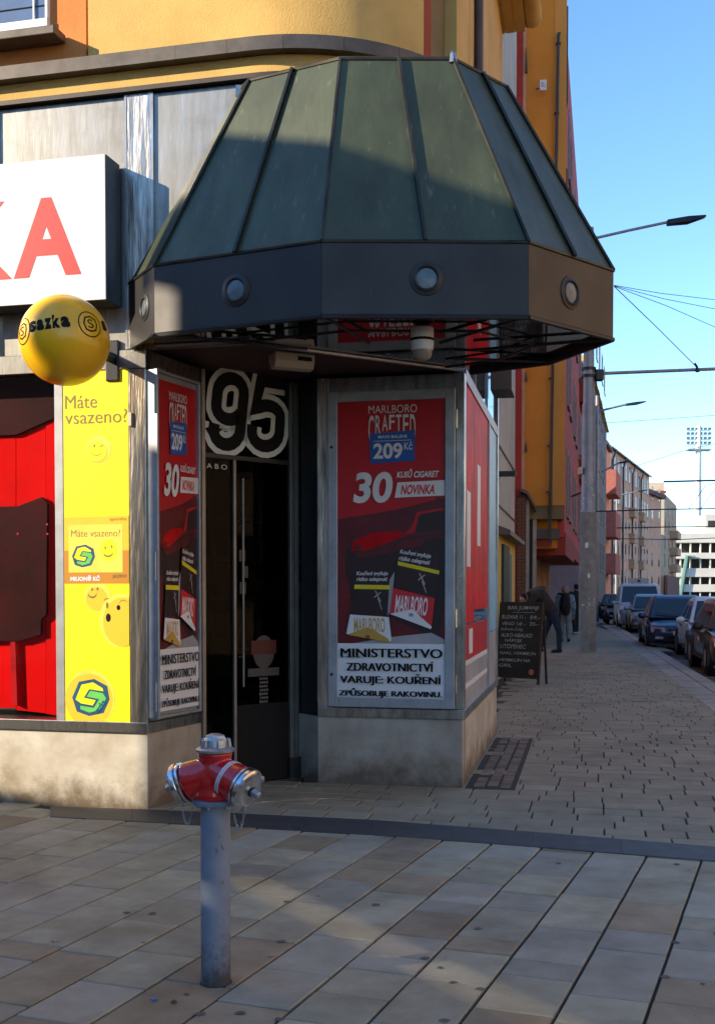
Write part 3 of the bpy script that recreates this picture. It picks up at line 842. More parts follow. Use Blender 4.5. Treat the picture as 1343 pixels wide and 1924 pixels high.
# shelves with goods in the dim shop
for (xx, yy, ang, lab) in ((-1.2, 10.6, 40, 'dim shop shelf with small goods seen through the left door pane'), (-.15, 11.3, 12, 'dim shop shelf with small goods seen through the right door pane')):
    sh = thing('shop_shelf', lab, 'shelf', Matrix.Translation((xx, yy, 0)) @ Matrix.Rotation(R(ang), 4, 'Z'))
    for k in range(6): B('shelf_board', M_['doorframe'], sh, -.7, .7, -.02, .28, .35 + k * .36, .37 + k * .36)
    for k in range(5):
        x_ = -.66
        while x_ < .6:
            w__ = rs.uniform(.06, .13)
            B('goods', M_[rs.choice(('redprint', 'greyprint', 'gold', 'ink', 'obrown', 'blueprint'))], sh, x_, x_ + w__, .02, .2, .371 + k * .36, .371 + k * .36 + rs.uniform(.12, .26)); x_ += w__ + .02
    B('back', M_['interior'], sh, -.7, .7, .281, .3, 0, 2.3)
# ceiling lamps inside the shop
for (x, y, Y) in ((392, 730, 9.6), (397, 743, 9.9), (463, 697, 9.8), (476, 700, 10.3)):
    p = D(x, y, Y)
    o = MB().lathe([(.05, 0), (.055, .012), (.03, .03)], 14, Matrix.Translation((p.x, p.y, p.z))).build('ceiling_lamp', M_['lampglow'], bld, smooth=40, M=LI)
p = D(588, 716, 10.4)
MB().tube([p + Vector((.062 * math.cos(t * .3), 0, -.07 + .07 * math.sin(t * .3))) for t in range(11, 21)], .012, 8).build('ring_lamp', M_['lampglow'], bld, smooth=40, M=LI)
# ================================================================== CANOPY OVER THE ENTRANCE
ZB = ZSOF + .0
ZT = CAMH + (ZSOF - CAMH) / .789
cp = [G(243, 533, ZT), G(290, 499, ZT), G(604, 453, ZT), G(993, 455.5, ZT), G(1152, 509, ZT), G(1033, 681, ZB), G(884, 700, ZB)]
ZTOP = CAMH + 3.34
def hit(x, y, a, b, c):                                     # photo pixel to the plane through three points
    n = (b - a).cross(c - a); d = ray(x, y)
    return EYE + d * ((a - EYE).dot(n) / d.dot(n))
T2 = G(639, 110, ZTOP)
T1 = hit(468, 151.5, cp[1], cp[2], T2)
T3 = hit(850, 110, cp[2], cp[3], T2)
T4 = hit(951, 163, cp[3], cp[4], T3)
T0 = hit(453, 150, cp[0], cp[1], T1)
ct = [L.P(L.s(452, 150, .03), T1.z, .03), T1, T2, T3, T4]
ct.append(Vector((T4.x + .02, E_.y - .25, T4.z))); ct.append(Vector((E_.x - .05, E_.y, T4.z)))
print('CANOPY', [tuple(round(q, 2) for q in v) for v in ct], 'front', [round((v - L.a).dot(L.n), 2) for v in ct])
can = thing('entrance_canopy', 'dark green sheet metal canopy with porthole fascia jutting out over the corner shop entrance', 'canopy', Vector((cp[2].x, cp[2].y, ZB)))
CI = can.matrix_world.inverted() if False else Matrix.Translation(-Vector((cp[2].x, cp[2].y, ZB)))
def cpanel(name, m, q, th=.008):
    a, b, c, d = [Vector(v) for v in q]
    n = (b - a).cross(d - a).normalized()
    if n.y > 0 and n.z < .3: n = -n
    if n.z < 0: n = -n
    q = [a, b, c, d]
    return MB().hexa([v - n * th for v in q], q).build(name, m, can, M=CI)
def seam(a, b, w=.014, h=.032):
    t = (b - a).normalized(); n = Vector((0, -1, .45)).normalized()
    sd = t.cross(n).normalized(); n = sd.cross(t).normalized()
    if n.z < 0: n = -n
    q = [a - sd * w - n * .01, a + sd * w - n * .01, a + sd * w * .6 + n * h, a - sd * w * .6 + n * h]
    r = [v + (b - a) for v in q]
    return MB().hexa(q, r).build('standing_seam', M_['seam'], can, M=CI)
def at3(p, z): return Vector((p.x, p.y, z))
smb = {1: G(441, 476, ZT), 2: G(799, 454.5, ZT), 3: G(1079, 483, ZT)}
smt = {1: hit(549, 131.5, cp[1], cp[2], T2), 2: hit(749, 110, cp[2], cp[3], T2), 3: hit(907, 140, cp[3], cp[4], T3)}
for i in range(6):
    a, b = at3(cp[i], ZT), at3(cp[i + 1], ZT)
    c, d = ct[i + 1], ct[i]
    if i in smb:
        cpanel('roof_panel', M_['copper'], (a, smb[i], smt[i], d)); cpanel('roof_panel', M_['copper'], (smb[i], b, c, smt[i]))
        seam(smb[i], smt[i])
    else:
        cpanel('roof_panel', M_['copper'], (a, b, c, d))
    if i: seam(a, d, .012, .02)
    # rolled edge where the roof meets the fascia
    MB().tube([a + Vector((0, 0, .002)), b + Vector((0, 0, .002))], .012, 6).build('drip_edge', M_['seam'], can, M=CI)
    W = Wall(a, b - a)
    ln = (b - a).length
    fp = MB().box(0.001, ln - .001, 0, .02, ZB, ZT - .006).build('fascia_panel', M_['fascia'], can, M=CI @ W.M)
    px = {0: (273, 578), 1: (443, 545), 2: (801, 523), 3: (1071, 550)}.get(i)
    if px:
        sx, sz = W.px(*px)
        rot = Matrix.Translation((sx, 0, sz)) @ Matrix.Rotation(R(90), 4, 'X')
        pr = .078 if i else .066
        MB().lathe([(pr * .78, .004), (pr * .82, .012), (pr * .92, .016), (pr * 1.0, .010), (pr * 1.30, .006), (pr * 1.34, .0)], 30, rot, caps=False).build('porthole_rim', M_['fascia'], fp, smooth=50)
        MB().lathe([(.001, .012), (pr * .45, .010), (pr * .79, .005)], 30, rot, caps=False).build('porthole_lens', M_['lens'], fp, smooth=50)
MB().poly([tuple(v) for v in ct] + [(ct[1].x + .4, ct[1].y + 1.6, ZTOP)]).build('top_sheet', M_['seam'], can, M=CI)
for i in range(5): MB().tube([ct[i], ct[i + 1]], .014, 6).build('ridge_roll', M_['seam'], can, M=CI)
MB().lathe([(.03, -.03), (.02, .03), (.008, .05)], 8, Matrix.Translation(ct[3])).build('ridge_cap', M_['steel'], can, M=CI)
cap = MB().box(-.03, .035, -.02, .05, -.05, .02, Matrix.Translation(ct[0])).build('corner_flashing', M_['steel'], can, M=CI)
# mirrored underside and its bars
low = [Vector((p.x, p.y, ZB + .03)) for p in cp]
inner = [Vector((E_.x + .03, E_.y - .03, ZB + .03)), L.P(L.s(455, 650), ZB + .03, .02), L.P(0.02, ZB + .03, .02)]
MB().poly([tuple(v) for v in low + inner]).build('mirror_soffit', M_['mirror'], can, M=CI)
ctr = Vector((.25, 8.25, ZB - .01))
for i in range(1, 6):
    a = at3(cp[i], ZB + .005)
    MB().tube([a, a.lerp(ctr, .62)], .011, 6).build('soffit_bar', M_['darkmetal'], can, M=CI)
    b = at3(cp[i + 1], ZB + .005) if i < 6 else None
    MB().tube([a.lerp(ctr, .34), at3(cp[i + 1], ZB + .005).lerp(ctr, .34)], .009, 6).build('soffit_bar', M_['darkmetal'], can, M=CI)
    MB().tube([at3(cp[i], ZB - .004), at3(cp[i + 1], ZB - .004)], .016, 6).build('bottom_edge', M_['darkmetal'], can, M=CI)
# dome camera and movement sensor
p = D(793, 612, 7.45)
p.z = ZB + .02
dome = thing('dome_camera', 'white dome camera with a dark stripe hanging under the canopy', 'camera', p)
MB().lathe([(.05, 0), (.072, -.012), (.074, -.075)], 28).build('housing', M_['white'], dome, smooth=40)
MB().lathe([(.0755, -.076), (.0755, -.092)], 28).build('stripe', M_['ink'], dome, smooth=40)
MB().lathe([(.074, -.093), (.070, -.150)], 28).build('housing', M_['white'], dome, smooth=40)
MB().lathe([(.064, -.151), (.062, -.17), (.05, -.198), (.028, -.213), (.001, -.217)], 28).build('dome_glass', M_['smoke'], dome, smooth=60)
p = D(548, 672, 8.35)
p.z = ZSOF + .028
sens = thing('door_sensor', 'cream plastic door sensor with a black eye above the 95 on the door', 'sensor', Matrix.Translation(p) @ Matrix.Rotation(R(25), 4, 'Z'))
MB().prism_x([(-.07, 0), (.07, 0), (.07, -.05), (.02, -.115), (-.05, -.105), (-.07, -.06)], -.15, .15).build('housing', M_['cream'], sens, bevel=.008)
MB().hexa([(.02, -.0725, -.025), (.125, -.0725, -.025), (.125, -.0725, -.055), (.02, -.0725, -.055)], [(.02, -.06, -.025), (.125, -.06, -.025), (.125, -.06, -.055), (.02, -.06, -.055)]).build('eye', M_['blacklens'], sens)

# ================================================================== POSTERS
def frame_parts(par, x0, x1, z0, z1, w, y0, y1, m):
    for a, b, c, d in ((x0, x0 + w, z0, z1), (x1 - w, x1, z0, z1), (x0 + w + .001, x1 - w - .001, z0, z0 + w), (x0 + w + .001, x1 - w - .001, z1 - w, z1)):
        B('frame_bar', m, par, a, b, y0, y1, c, d, .004)
def cigarette_poster(par, x0, x1, z0, z1, y):
    """Printed sheet (thing > poster > print layers); u, v run 0..1 from the top left of the sheet."""
    W_, H_ = x1 - x0, z1 - z0
    sheet = B('poster', M_['redprint'], par, x0, x1, y, y + .003, z0, z1)
    lay = [0]
    def X(u): return x0 + u * W_
    def Z(v): return z1 - v * H_
    def pl(name, m, pts):
        lay[0] += 1
        yy = y - .0006 * lay[0]
        return MB().poly([(X(u), yy, Z(v)) for u, v in pts]).build(name, M_[m], sheet)
    def tx(m, *items):
        lay[0] += 1
        mb = MB()
        for it in items:
            body, u0, u1, v0, v1 = it[:5]
            put_text(mb, body, X(u0), X(u1), Z(v1), Z(v0), y - .0006 * lay[0], it[5] if len(it) > 5 else .03, it[6] if len(it) > 6 else 0, None, it[7] if len(it) > 7 else 0)
        return kind(mb.build('lettering', M_[m], sheet, fix=False), 'stuff')
    pl('print', 'maroon', [(0, .395), (.45, .36), (.62, .30), (1, .34), (1, .81), (0, .84)])
    pl('print', 'redprint', [(0, .30), (.9, .30), (.9, .34), (.55, .37), (0, .40)])
    pl('print', 'blackprint', [(.08, .50), (.3, .47), (1, .45), (1, .60), (.93, .80), (.08, .66)])
    pl('car_print', 'brightred', [(.13, .50), (.16, .47), (.34, .445), (.6, .44), (.64, .455), (.5, .475), (.3, .50), (.17, .515)])
    pl('car_print', 'maroon', [(.55, .45), (.68, .385), (.78, .355), (1, .345), (1, .45)])
    pl('car_print', 'blackprint', [(.70, .43), (.74, .39), (1, .375), (1, .44), (.72, .445)])
    pl('car_print', 'redprint', [(.62, .452), (.71, .447), (.75, .388), (.97, .373), (.97, .367), (.73, .38), (.685, .425)])
    pl('car_print', 'maroon', [(.13, .505), (.30, .50), (.52, .478), (.62, .47), (1, .452), (1, .475), (.5, .51), (.2, .53)])
    pl('car_print', 'brightred', [(.30, .447), (.58, .441), (.60, .446), (.36, .462), (.24, .475)])
    pl('car_print', 'blackprint', [(.80, .47), (.90, .462), (1, .47), (1, .56), (.78, .55), (.76, .50)])
    pl('car_print', 'maroon', [(.15, .495), (.21, .482), (.235, .488), (.19, .505)])
    pl('print', 'maroon', [(.0, .60), (.10, .585), (.13, .66), (.0, .70)])
    pl('print', 'greyprint', [(0, .835), (.1, .815), (.5, .79), (.86, .775), (1, .80), (1, .865), (1, .872), (0, .872)])
    pl('print', 'whiteprint', [(0, .812 + .0), (1, .812), (1, 1), (0, 1)])
    # crest: name over an arched word, price tag
    tx('whiteprint', ('MARLBORO', .29, .73, .028, .054, .0))
    xs = [.29, .365, .44, .515, .585, .655]
    lay[0] += 1
    mb = MB()
    for i, ch in enumerate('CRAFTED'):
        u0 = .29 + i * .0628
        v1 = (.150, .124, .113, .108, .113, .124, .150)[i]
        put_text(mb, ch, X(u0), X(u0 + .050), Z(v1), Z(.060), y - .0006 * lay[0], .012)
    kind(mb.build('lettering', M_['whiteprint'], sheet, fix=False), 'stuff')
    pl('price_tag', 'blueprint', [(.30, .121), (.71, .112), (.71, .212), (.31, .218)])
    tx('whiteprint', ('MAXI BALENÍ', .38, .64, .124, .136, .01), ('209', .335, .60, .152, .204, .03), ('Kč', .615, .69, .15, .176, .01))
    pl('price_line', 'whiteprint', [(.335, .1445), (.68, .1435), (.68, .145), (.335, .146)])
    tx('whiteprint', ('30', .165, .51, .246, .348, .035, .12), ('KUSŮ CIGARET', .555, .925, .238, .267, .03, .18))
    pl('label_strip', 'whiteprint', [(.555, .282), (1, .277), (1, .327), (.53, .332)])
    tx('signred', ('NOVINKA', .59, .895, .290, .322, .035, .15))
    # cigarette packets
    pl('packet_print', 'blackprint', [(.17, .615), (.485, .60), (.475, .705), (.12, .725)])
    pl('packet_print', 'greyprint', [(.485, .60), (.53, .575), (.50, .70), (.465, .72)])
    pl('packet_print', 'blackprint', [(.575, .495), (.94, .545), (.90, .665), (.52, .625)])
    tx('whiteprint', ('Kouření zvyšuje', .185, .47, .572, .590, .02, .1), ('riziko oslepnutí', .185, .465, .592, .609, .02, .1), ('Kouření zvyšuje', .58, .86, .508, .527, .02, .1, -.16), ('riziko oslepnutí', .57, .85, .530, .549, .02, .1, -.16))
    pl('packet_print', 'yellowbar', [(.165, .617), (.487, .619), (.485, .633), (.16, .631)])
    pl('packet_print', 'yellowbar', [(.56, .540), (.935, .572), (.93, .584), (.56, .553)])
    for (cx_, cv) in ((.37, .655), (.77, .598)):            # smoke wisp
        pl('smoke_print', 'greyprint', [(cx_ - .02, cv - .018), (cx_ - .008, cv - .018), (cx_ + .04, cv + .018), (cx_ + .03, cv + .02)])
        pl('smoke_print', 'greyprint', [(cx_ + .03, cv - .014), (cx_ + .04, cv - .012), (cx_ - .02, cv + .006), (cx_ - .028, cv + .003)])
        pl('smoke_print', 'greyprint', [(cx_ + .005, cv + .008), (cx_ + .016, cv + .006), (cx_ + .05, cv + .045), (cx_ + .045, cv + .047)])
    pl('packet_print', 'whiteprint', [(.125, .716), (.48, .724), (.505, .80), (.49, .805), (.09, .78)])
    tx('gold', ('MARLBORO', .16, .445, .727, .775, .02))
    pl('packet_print', 'gold', [(.10, .783), (.29, .757), (.475, .795), (.49, .808)])
    pl('packet_print', 'signred', [(.52, .628), (.895, .662), (.865, .76), (.49, .715)])
    tx('whiteprint', ('MARLBORO', .54, .83, .655, .715, .02, 0, -.1))
    pl('packet_print', 'whiteprint', [(.49, .713), (.69, .698), (.87, .755), (.86, .763)])
    tx('ink', ('m', .665, .70, .712, .722, .03), ('m', .27, .305, .785, .795, .03), ('MIN.', .05, .24, .854, .860, .0))
    # health warning: four centred lines
    zz = z0 + .158 * H_
    lines = (('MINISTERSTVO', .035, .965, .965, .80), ('ZDRAVOTNICTVÍ', .09, .885, .735, .545), ('VARUJE: KOUŘENÍ', .03, .955, .50, .275), ('ZPŮSOBUJE RAKOVINU.', .02, .965, .225, .045))
    lay[0] += 1
    mb = MB()
    for t, u0, u1, w1, w0 in lines:
        put_bold(mb, t, X(u0), X(u1), z0 + w0 * .178 * H_, z0 + w1 * .178 * H_, y - .0006 * lay[0], .0042 * W_ / .86)
    kind(mb.build('lettering', M_['ink'], sheet, fix=False), 'stuff')
    return sheet
pc = thing('poster_cabinet', 'grey framed poster cabinet with the red cigarette poster on the front pier beside the door', 'poster cabinet', DE.M, 'poster cabinets at the entrance')
OUT = .07
x0, x1, z0, z1 = DE.s(616, 1330, OUT), DE.s(853, 1332, OUT), DE.z(735, 1330, OUT), DE.z(740, 733, OUT)
B('backing', M_['alu'], pc, x0 + .01, x1 - .01, -.045, -.001 - .024, z0 + .01, z1 - .01)
frame_parts(pc, x0, x1, z0, z1, .075, -OUT, -.024, M_['alu'])
POSTER = (x0 + .07, x1 - .07 + .01, DE.z(735, 1316, .05), DE.z(740, 745, .05))
sheet = cigarette_poster(pc, POSTER[0], POSTER[1], POSTER[2], POSTER[3], -.049)
for z in (z0 + .25, z1 - .42): MB().lathe([(.012, 0), (.012, .006)], 12, Matrix.Translation((x0 + .03, -OUT, z)) @ Matrix.Rotation(R(90), 4, 'X')).build('lock', M_['darkmetal'], pc)
for z in (z0 + .12, z0 + .62, z1 - .3): MB().tube([(x1 + .008, -.05, z), (x1 + .008, -.05, z + .14)], .010, 8).build('hinge', M_['steel'], pc, smooth=50)
# side cabinet: same poster, squeezed by the narrow return wall
sc_ = thing('poster_cabinet', 'narrow grey poster cabinet with a cigarette poster on the return wall left of the door', 'poster cabinet', BC.M, 'poster cabinets at the entrance')
O2 = .095
x0, x1, z0, z1 = BC.s(299, 1340, O2), BC.s(380, 1330, O2), BC.z(285, 1354, O2), BC.z(297, 692, O2)
B('backing', M_['alu'], sc_, x0 + .004, x1 - .004, -O2 + .03, -.002, z0 + .004, z1 - .004)
frame_parts(sc_, x0, x1, z0, z1, .022, -O2, -O2 + .03, M_['alu'])
cigarette_poster(sc_, x0 + .018, x1 - .026, BC.z(303, 1338, O2), BC.z(303, 711, O2), -O2 + .022)
for z in (z0 + .05, z0 + .95, z1 - .3): MB().tube([(x0 - .004, -O2 + .02, z), (x0 - .004, -O2 + .02, z + .2)], .008, 8).build('hinge', M_['alu'], sc_, smooth=50)

# yellow advertising panel beside the window
yp = thing('advert_panel', 'tall yellow betting advert with smiling balls beside the shop window', 'advert', L.M)
x0, x1 = s(123.5), s(245)
zt_, zb2 = L.z(184, 690), L.z(184, 1356)
H_ = zt_ - zb2; W_ = x1 - x0
X = lambda px: x0 + (px - 123.5) / 121.5 * W_
Z = lambda py: zt_ - (py - 690) / 666 * H_
ypo = B('panel', M_['yprint'], yp, x0, x1, -.012, 0, zb2, zt_)
def pl(name, m, pts, y, par=ypo): return MB().poly([(X(a), y, Z(b)) for a, b in pts]).build(name, M_[m], par)
def tx(m, items, y, par=ypo):
    mb = MB()
    for it in items: put_text(mb, it[0], X(it[1]), X(it[2]), Z(it[4]), Z(it[3]), y, it[5] if len(it) > 5 else .0, 0, None, it[6] if len(it) > 6 else 0)
    return kind(mb.build('lettering', M_[m], par, fix=False), 'stuff')
tx('inkgrey', [('Máte', 127, 187, 741, 766), ('vsazeno?', 127, 243, 770, 795)], -.0135)
def el(name, m, cx_, cy_, rx_, ry_, y, n=30, clip=None):
    pts = []
    for i in range(n):
        a = 2 * math.pi * i / n
        px_, py_ = cx_ + rx_ * math.cos(a), cy_ + ry_ * math.sin(a)
        if clip: px_ = min(px_, clip)
        pts.append((X(px_), y, Z(py_)))
    return MB().poly(pts).build(name, M_[m], ypo)
def arc(m, cx_, cy_, rx_, ry_, a0, a1, y, w=.006):
    P = []
    for i in range(13):
        a = R(a0 + (a1 - a0) * i / 12); P.append((cx_ + rx_ * math.cos(a), cy_ + ry_ * math.sin(a)))
    q = [(a, b - w * 120) for a, b in P] + [(a, b + w * 120) for a, b in reversed(P)]
    return pl('smile', m, q, y)
# winking ball
el('ball_print', 'yball', 189, 844, 24, 26, -.0135); el('ball_print', 'yamber', 187, 850, 19, 19, -.0141); el('ball_print', 'yprint', 186, 847, 19, 19, -.0147)
el('eye_print', 'inkgrey', 182, 837, 1.6, 3, -.0153); pl('eye_print', 'inkgrey', [(192, 838), (199, 835), (199, 837), (192, 840)], -.0153); arc('inkgrey', 186, 846, 10, 9, 20, 160, -.0153, .006)
# leaflet stuck over the middle
pl('leaflet', 'obrown', [(124, 1032), (244.5, 1032), (244.5, 1095), (124, 1095)], -.0135)
pl('leaflet', 'yamber', [(124, 970), (244.5, 968), (244.5, 1033), (124, 1033)], -.0136)
pl('leaflet', 'yball', [(132, 984), (233, 984), (233, 1074), (132, 1074)], -.0142)
tx('obrown', [('sportka', 209, 241, 971, 979, .02)], -.0148)
tx('inkgrey', [('Máte vsazeno?', 137, 229, 994, 1007)], -.0148)
tx('whiteprint', [('MILIONŮ KČ', 135, 191, 1079, 1090, .05)], -.0148)
tx('inkgrey', [('JACKPOT', 214, 240, 1078, 1086, .02)], -.0148)
el('ball_print', 'yprint', 207, 1032, 16, 20, -.0148); arc('inkgrey', 206, 1036, 9, 8, 10, 150, -.0154, .014); el('eye_print', 'inkgrey', 201, 1028, 1.4, 3, -.0154); el('eye_print', 'inkgrey', 213, 1026, 1.4, 3, -.0154)
# lower balls
el('ball_print', 'yball', 186, 1120, 25, 27, -.0135); el('ball_print', 'yamber', 184, 1124, 20, 22, -.0141); arc('inkgrey', 176, 1110, 9, 11, 20, 150, -.0147, .016); el('eye_print', 'inkgrey', 176, 1106, 2, 3, -.0147); el('eye_print', 'inkgrey', 186, 1105, 2, 3.4, -.0147)
el('ball_print', 'yball', 229, 1164, 40, 50, -.0149, 36, 244.5); el('ball_print', 'yamber', 232, 1167, 36, 46, -.0155, 36, 244.4)
el('eye_print', 'ink', 206, 1159, 4.6, 8, -.0161); el('eye_print', 'ink', 225, 1140, 3.6, 5, -.0161); el('eye_print', 'inkgrey', 204, 1136, 2.6, 6, -.0161)
arc('inkgrey', 234, 1136, 8, 10, 200, 320, -.0161, .008); arc('inkgrey', 204, 1131, 7, 8, 210, 300, -.0161, .006)
el('ball_print', 'yball', 170, 1312, 47, 54, -.0134); el('ball_print', 'yamber', 168, 1315, 45, 50, -.0138)
def hexlogo(par, mk, m1, m2, fx, fz, cx_, cy_, r, y, M=None):
    """Hexagonal badge: dark frame, yellow and green halves of a folded S."""
    def P(pts, m, yy): MB().poly([(fx(cx_ + a * r), yy, fz(cy_ + b * r)) for a, b in pts]).build('badge_print', M_[m], par)
    hx_ = [(-.98, .02), (-.62, -.82), (.18, -.98), (.86, -.62), (.98, .08), (.66, .80), (-.1, .98), (-.74, .76)]
    P(hx_, mk, y)
    P([(-.80, .12), (-.48, -.66), (.12, -.80), (.62, -.5), (.66, -.34), (-.08, -.44), (-.36, .02), (.26, .14), (.1, .42), (-.52, .32)], m1, y - .0006)
    P([(-.02, -.36), (.64, -.24), (.80, .02), (.54, .62), (-.08, .80), (-.56, .62), (-.54, .44), (.16, .54), (.44, .08), (-.22, -.04)], m2, y - .0012)
hexlogo(ypo, 'navy', 'yprint', 'green', X, Z, 172, 1310, 36, -.0144)
hexlogo(ypo, 'navy', 'yprint', 'green', X, Z, 160, 1043, 22, -.0148)
mb = MB(); put_text(mb, 'sazka', X(176), X(203), Z(1332), Z(1321), -.0166, .04, 0, None, .9); kind(mb.build('lettering', M_['navy'], ypo, fix=False), 'stuff')
tag_ = B('price_clip', M_['cream'], yp, s(246.5), s(252), -.03, -.014, L.z(248, 801), L.z(248, 776))

# red display in the window
rd_ = thing('window_display', 'bright red cardboard window display with shade painted in maroon behind the shop window', 'display', L.M)
def wpl(name, m, pts, y0, y1):
    return MB().prism_y([L.px(a, b, -y0) for a, b in pts], y0, y1).build(name, M_[m], rd_)
wpl('red_board', 'redwin', [(-160, 824), (30, 820), (30, 1330), (-160, 1330)], .20, .22)
wpl('red_board', 'redwin', [(31.5, 819), (86, 797), (86, 1340), (31.5, 1334)], .20, .218)
wpl('red_wing', 'redwin', [(87, 796), (112, 783), (112, 1345), (87, 1341)], .19, .21)
wpl('shadow_board', 'redwindark', [(-160, 690), (114, 690), (114, 780), (30, 817), (-160, 822)], .17, .19)  # shadow across the top of the red, painted as a maroon board
wpl('dark_area', 'redwindark', [(-160, 955), (34, 951), (79, 934), (89, 946), (87, 1155), (77, 1164), (77, 1192), (38, 1204), (-160, 1206)], .15, .18)  # shade and reflection in the window, painted as a maroon board
wpl('red_leg', 'brightred', [(20, 1205), (29, 1203), (33, 1327), (22, 1322)], .16, .18)
for x, y in ((33, 1003), (89, 1003), (88, 985)):
    cx_, cz_ = L.px(x, y, -.14); disc(MB(), cx_, cz_, .008, .008, .146, 10).build('pin', M_['signred'], rd_)

# ================================================================== SHOP SIGN AND BALL
sg = thing('shop_sign', 'white light box sign with large red letters above the shop window', 'sign', L.M)
SO = .24
x1, zt_, zb2 = s(199, 430, SO), L.z(100, 298, SO), L.z(100, 570, SO)
zt_, zb2 = L.px(198, 288, SO)[1], L.px(198, 563, SO)[1]
x0 = x1 - 2.75
B('housing', M_['signside'], sg, x0, x1, -SO + .012, -.02, zb2, zt_, .004)
B('face', M_['signwhite'], sg, x0 + .004, x1 - .004, -SO, -SO + .0115, zb2 + .004, zt_ - .004)
B('bracket', M_['darkmetal'], sg, x1 - .4, x1 - .3, -.019, -.001, zb2 + .1, zt_ - .1)
for ch, a, b in (('S', -462, -362), ('A', -352, -225), ('Z', -214, -108), ('K', -95, 23), ('A', 26, 153)):
    mb = MB()
    za = L.px((a + b) / 2, 525 - (a - 26) * 0.0, SO)[1]
    zlo, zhi = L.px(26, 524, SO)[1], L.px(90, 371, SO)[1]
    put_text(mb, ch, s(a, 450, SO), s(b, 450, SO), zlo, zhi, -SO - .002, .035)
    mb.build('letter', M_['signred'], sg, fix=False)
bc_ = D(122, 640, 7.45)
RB = 80.5 / 2200 * (bc_ - EYE).length * .985
bl = thing('ball_sign', 'big yellow plastic ball sign on a dark bracket below the shop sign', 'sign', bc_)
MB().sphere((0, 0, 0), RB, 48, 28).build('ball', M_['ball'], bl, smooth=180)
br = D(214, 662, 7.9)
wallp = L.P(L.s(214, 662), br.z, 0) - bc_
v = wallp.normalized()
MB().tube([v * RB * .97, wallp], .035, 14).build('bracket_arm', M_['darkmetal'], bl, smooth=50)
Mw = L.M.copy(); Mw.translation = wallp
MB().box(-.05, .05, -.03, 0, -.16, .12).build('bracket_plate', M_['darkmetal'], bl, bevel=.01, M=Mw)
Mq = v.to_track_quat('Z', 'Y').to_matrix().to_4x4()
MB().lathe([(.09, RB * .93), (.09, RB * 1.03), (.06, RB * 1.08)], 20, Mq).build('collar', M_['darkmetal'], bl, smooth=50)
def ball_fn(x, z, y):                                      # wraps flat art (angles in radians) on the ball
    r = RB + .0012 + y
    return Vector((r * math.cos(z) * math.sin(x), -r * math.cos(z) * math.cos(x), r * math.sin(z)))
tilt = Matrix.Rotation(R(-7), 4, 'Y')
def densify(mb, steps=2): pass
a0 = lambda px: math.asin(max(-1, min(1, (px - 122) / 80.5)))
mb = MB()
for ch, p0, p1 in (('s', 78, 92), ('a', 93, 107), ('z', 108, 121), ('k', 122, 136), ('a', 137, 152)):
    put_text(mb, ch, a0(p0), a0(p1), .05, .36 if ch == 'k' else .30, 0, .07, 0, lambda x, z, y: tilt @ ball_fn(x, z, y))
kind(mb.build('lettering', M_['ink'], bl, fix=False), 'stuff')
mb = MB(); put_text(mb, 's', a0(198), a0(198) + .2, .04, .28, 0, .07, 0, lambda x, z, y: tilt @ ball_fn(x, z, y)); kind(mb.build('lettering', M_['ink'], bl, fix=False), 'stuff')
for cx_ in (a0(61), a0(183)):
    cz_ = .16 if cx_ < 0 else .14
    for ri, ro_ in ((.275, .30),):
        n = 40; vs = []
        for i in range(n):
            a = 2 * math.pi * i / n
            for r_ in (ri, ro_): vs.append(tilt @ ball_fn(cx_ + r_ * math.cos(a), cz_ + r_ * math.sin(a), 0))
        MB().add(vs, [(2 * i, 2 * i + 1, 2 * ((i + 1) % n) + 1, 2 * ((i + 1) % n)) for i in range(n)]).build('ring_mark', M_['ink'], bl, fix=False)
    hx_ = [(-.98, .02), (-.62, .82), (.18, .98), (.86, .62), (.98, -.08), (.66, -.80), (-.1, -.98), (-.74, -.76)]
    n = 8; vs = []
    for i in range(n):
        for r_ in (.155, .19): vs.append(tilt @ ball_fn(cx_ + r_ * hx_[i][0], cz_ + r_ * hx_[i][1], .0005))
    MB().add(vs, [(2 * i, 2 * i + 1, 2 * ((i + 1) % n) + 1, 2 * ((i + 1) % n)) for i in range(n)]).build('badge_mark', M_['ink'], bl, fix=False)
    mb = MB(); put_text(mb, 'S', cx_ - .075, cx_ + .075, cz_ - .10, cz_ + .10, .0005, .0, 0, lambda x, z, y: tilt @ ball_fn(x, z, y)); mb.build('badge_mark', M_['ink'], bl, fix=False)
# ================================================================== HYDRANT
hp = G(406, 1846)
hyd = thing('fire_hydrant', 'red and silver fire hydrant on a blue grey post standing in the square paving', 'hydrant', hp)
pxm = lambda d: d / 2200 * hp.y                              # photo pixels to metres at this distance
zf = D(406, 1504, hp.y).z                                    # flange
zn = D(406, 1413, hp.y).z                                    # neck under the cap
ztp = D(406, 1381, hp.y).z
rp = pxm(28)
MB().lathe([(rp, -.02), (rp, zf - .012)], 36).build('post', M_['hydpole'], hyd, smooth=40)
MB().lathe([(rp * 1.0, -.015), (rp * 1.09, -.012), (rp * 1.10, .0012), (rp * 1.005, .002)], 28).build('base_gap', M_['bed'], hyd, smooth=30)
fl = MB().lathe([(rp * .9, zf - .013), (rp * 1.45, zf - .013), (rp * 1.5, zf - .008), (rp * 1.5, zf + .004), (rp * 1.4, zf + .007)], 36).build('flange', M_['hydpole'], hyd, smooth=40)
for k in range(6):
    a = k * math.pi / 3 + .3
    MB().lathe([(.008, 0), (.008, -.010)], 6, Matrix.Translation((rp * 1.25 * math.cos(a), rp * 1.25 * math.sin(a), zf - .0135))).build('bolt', M_['alucast'], fl)
hh = zn - zf
body = MB()
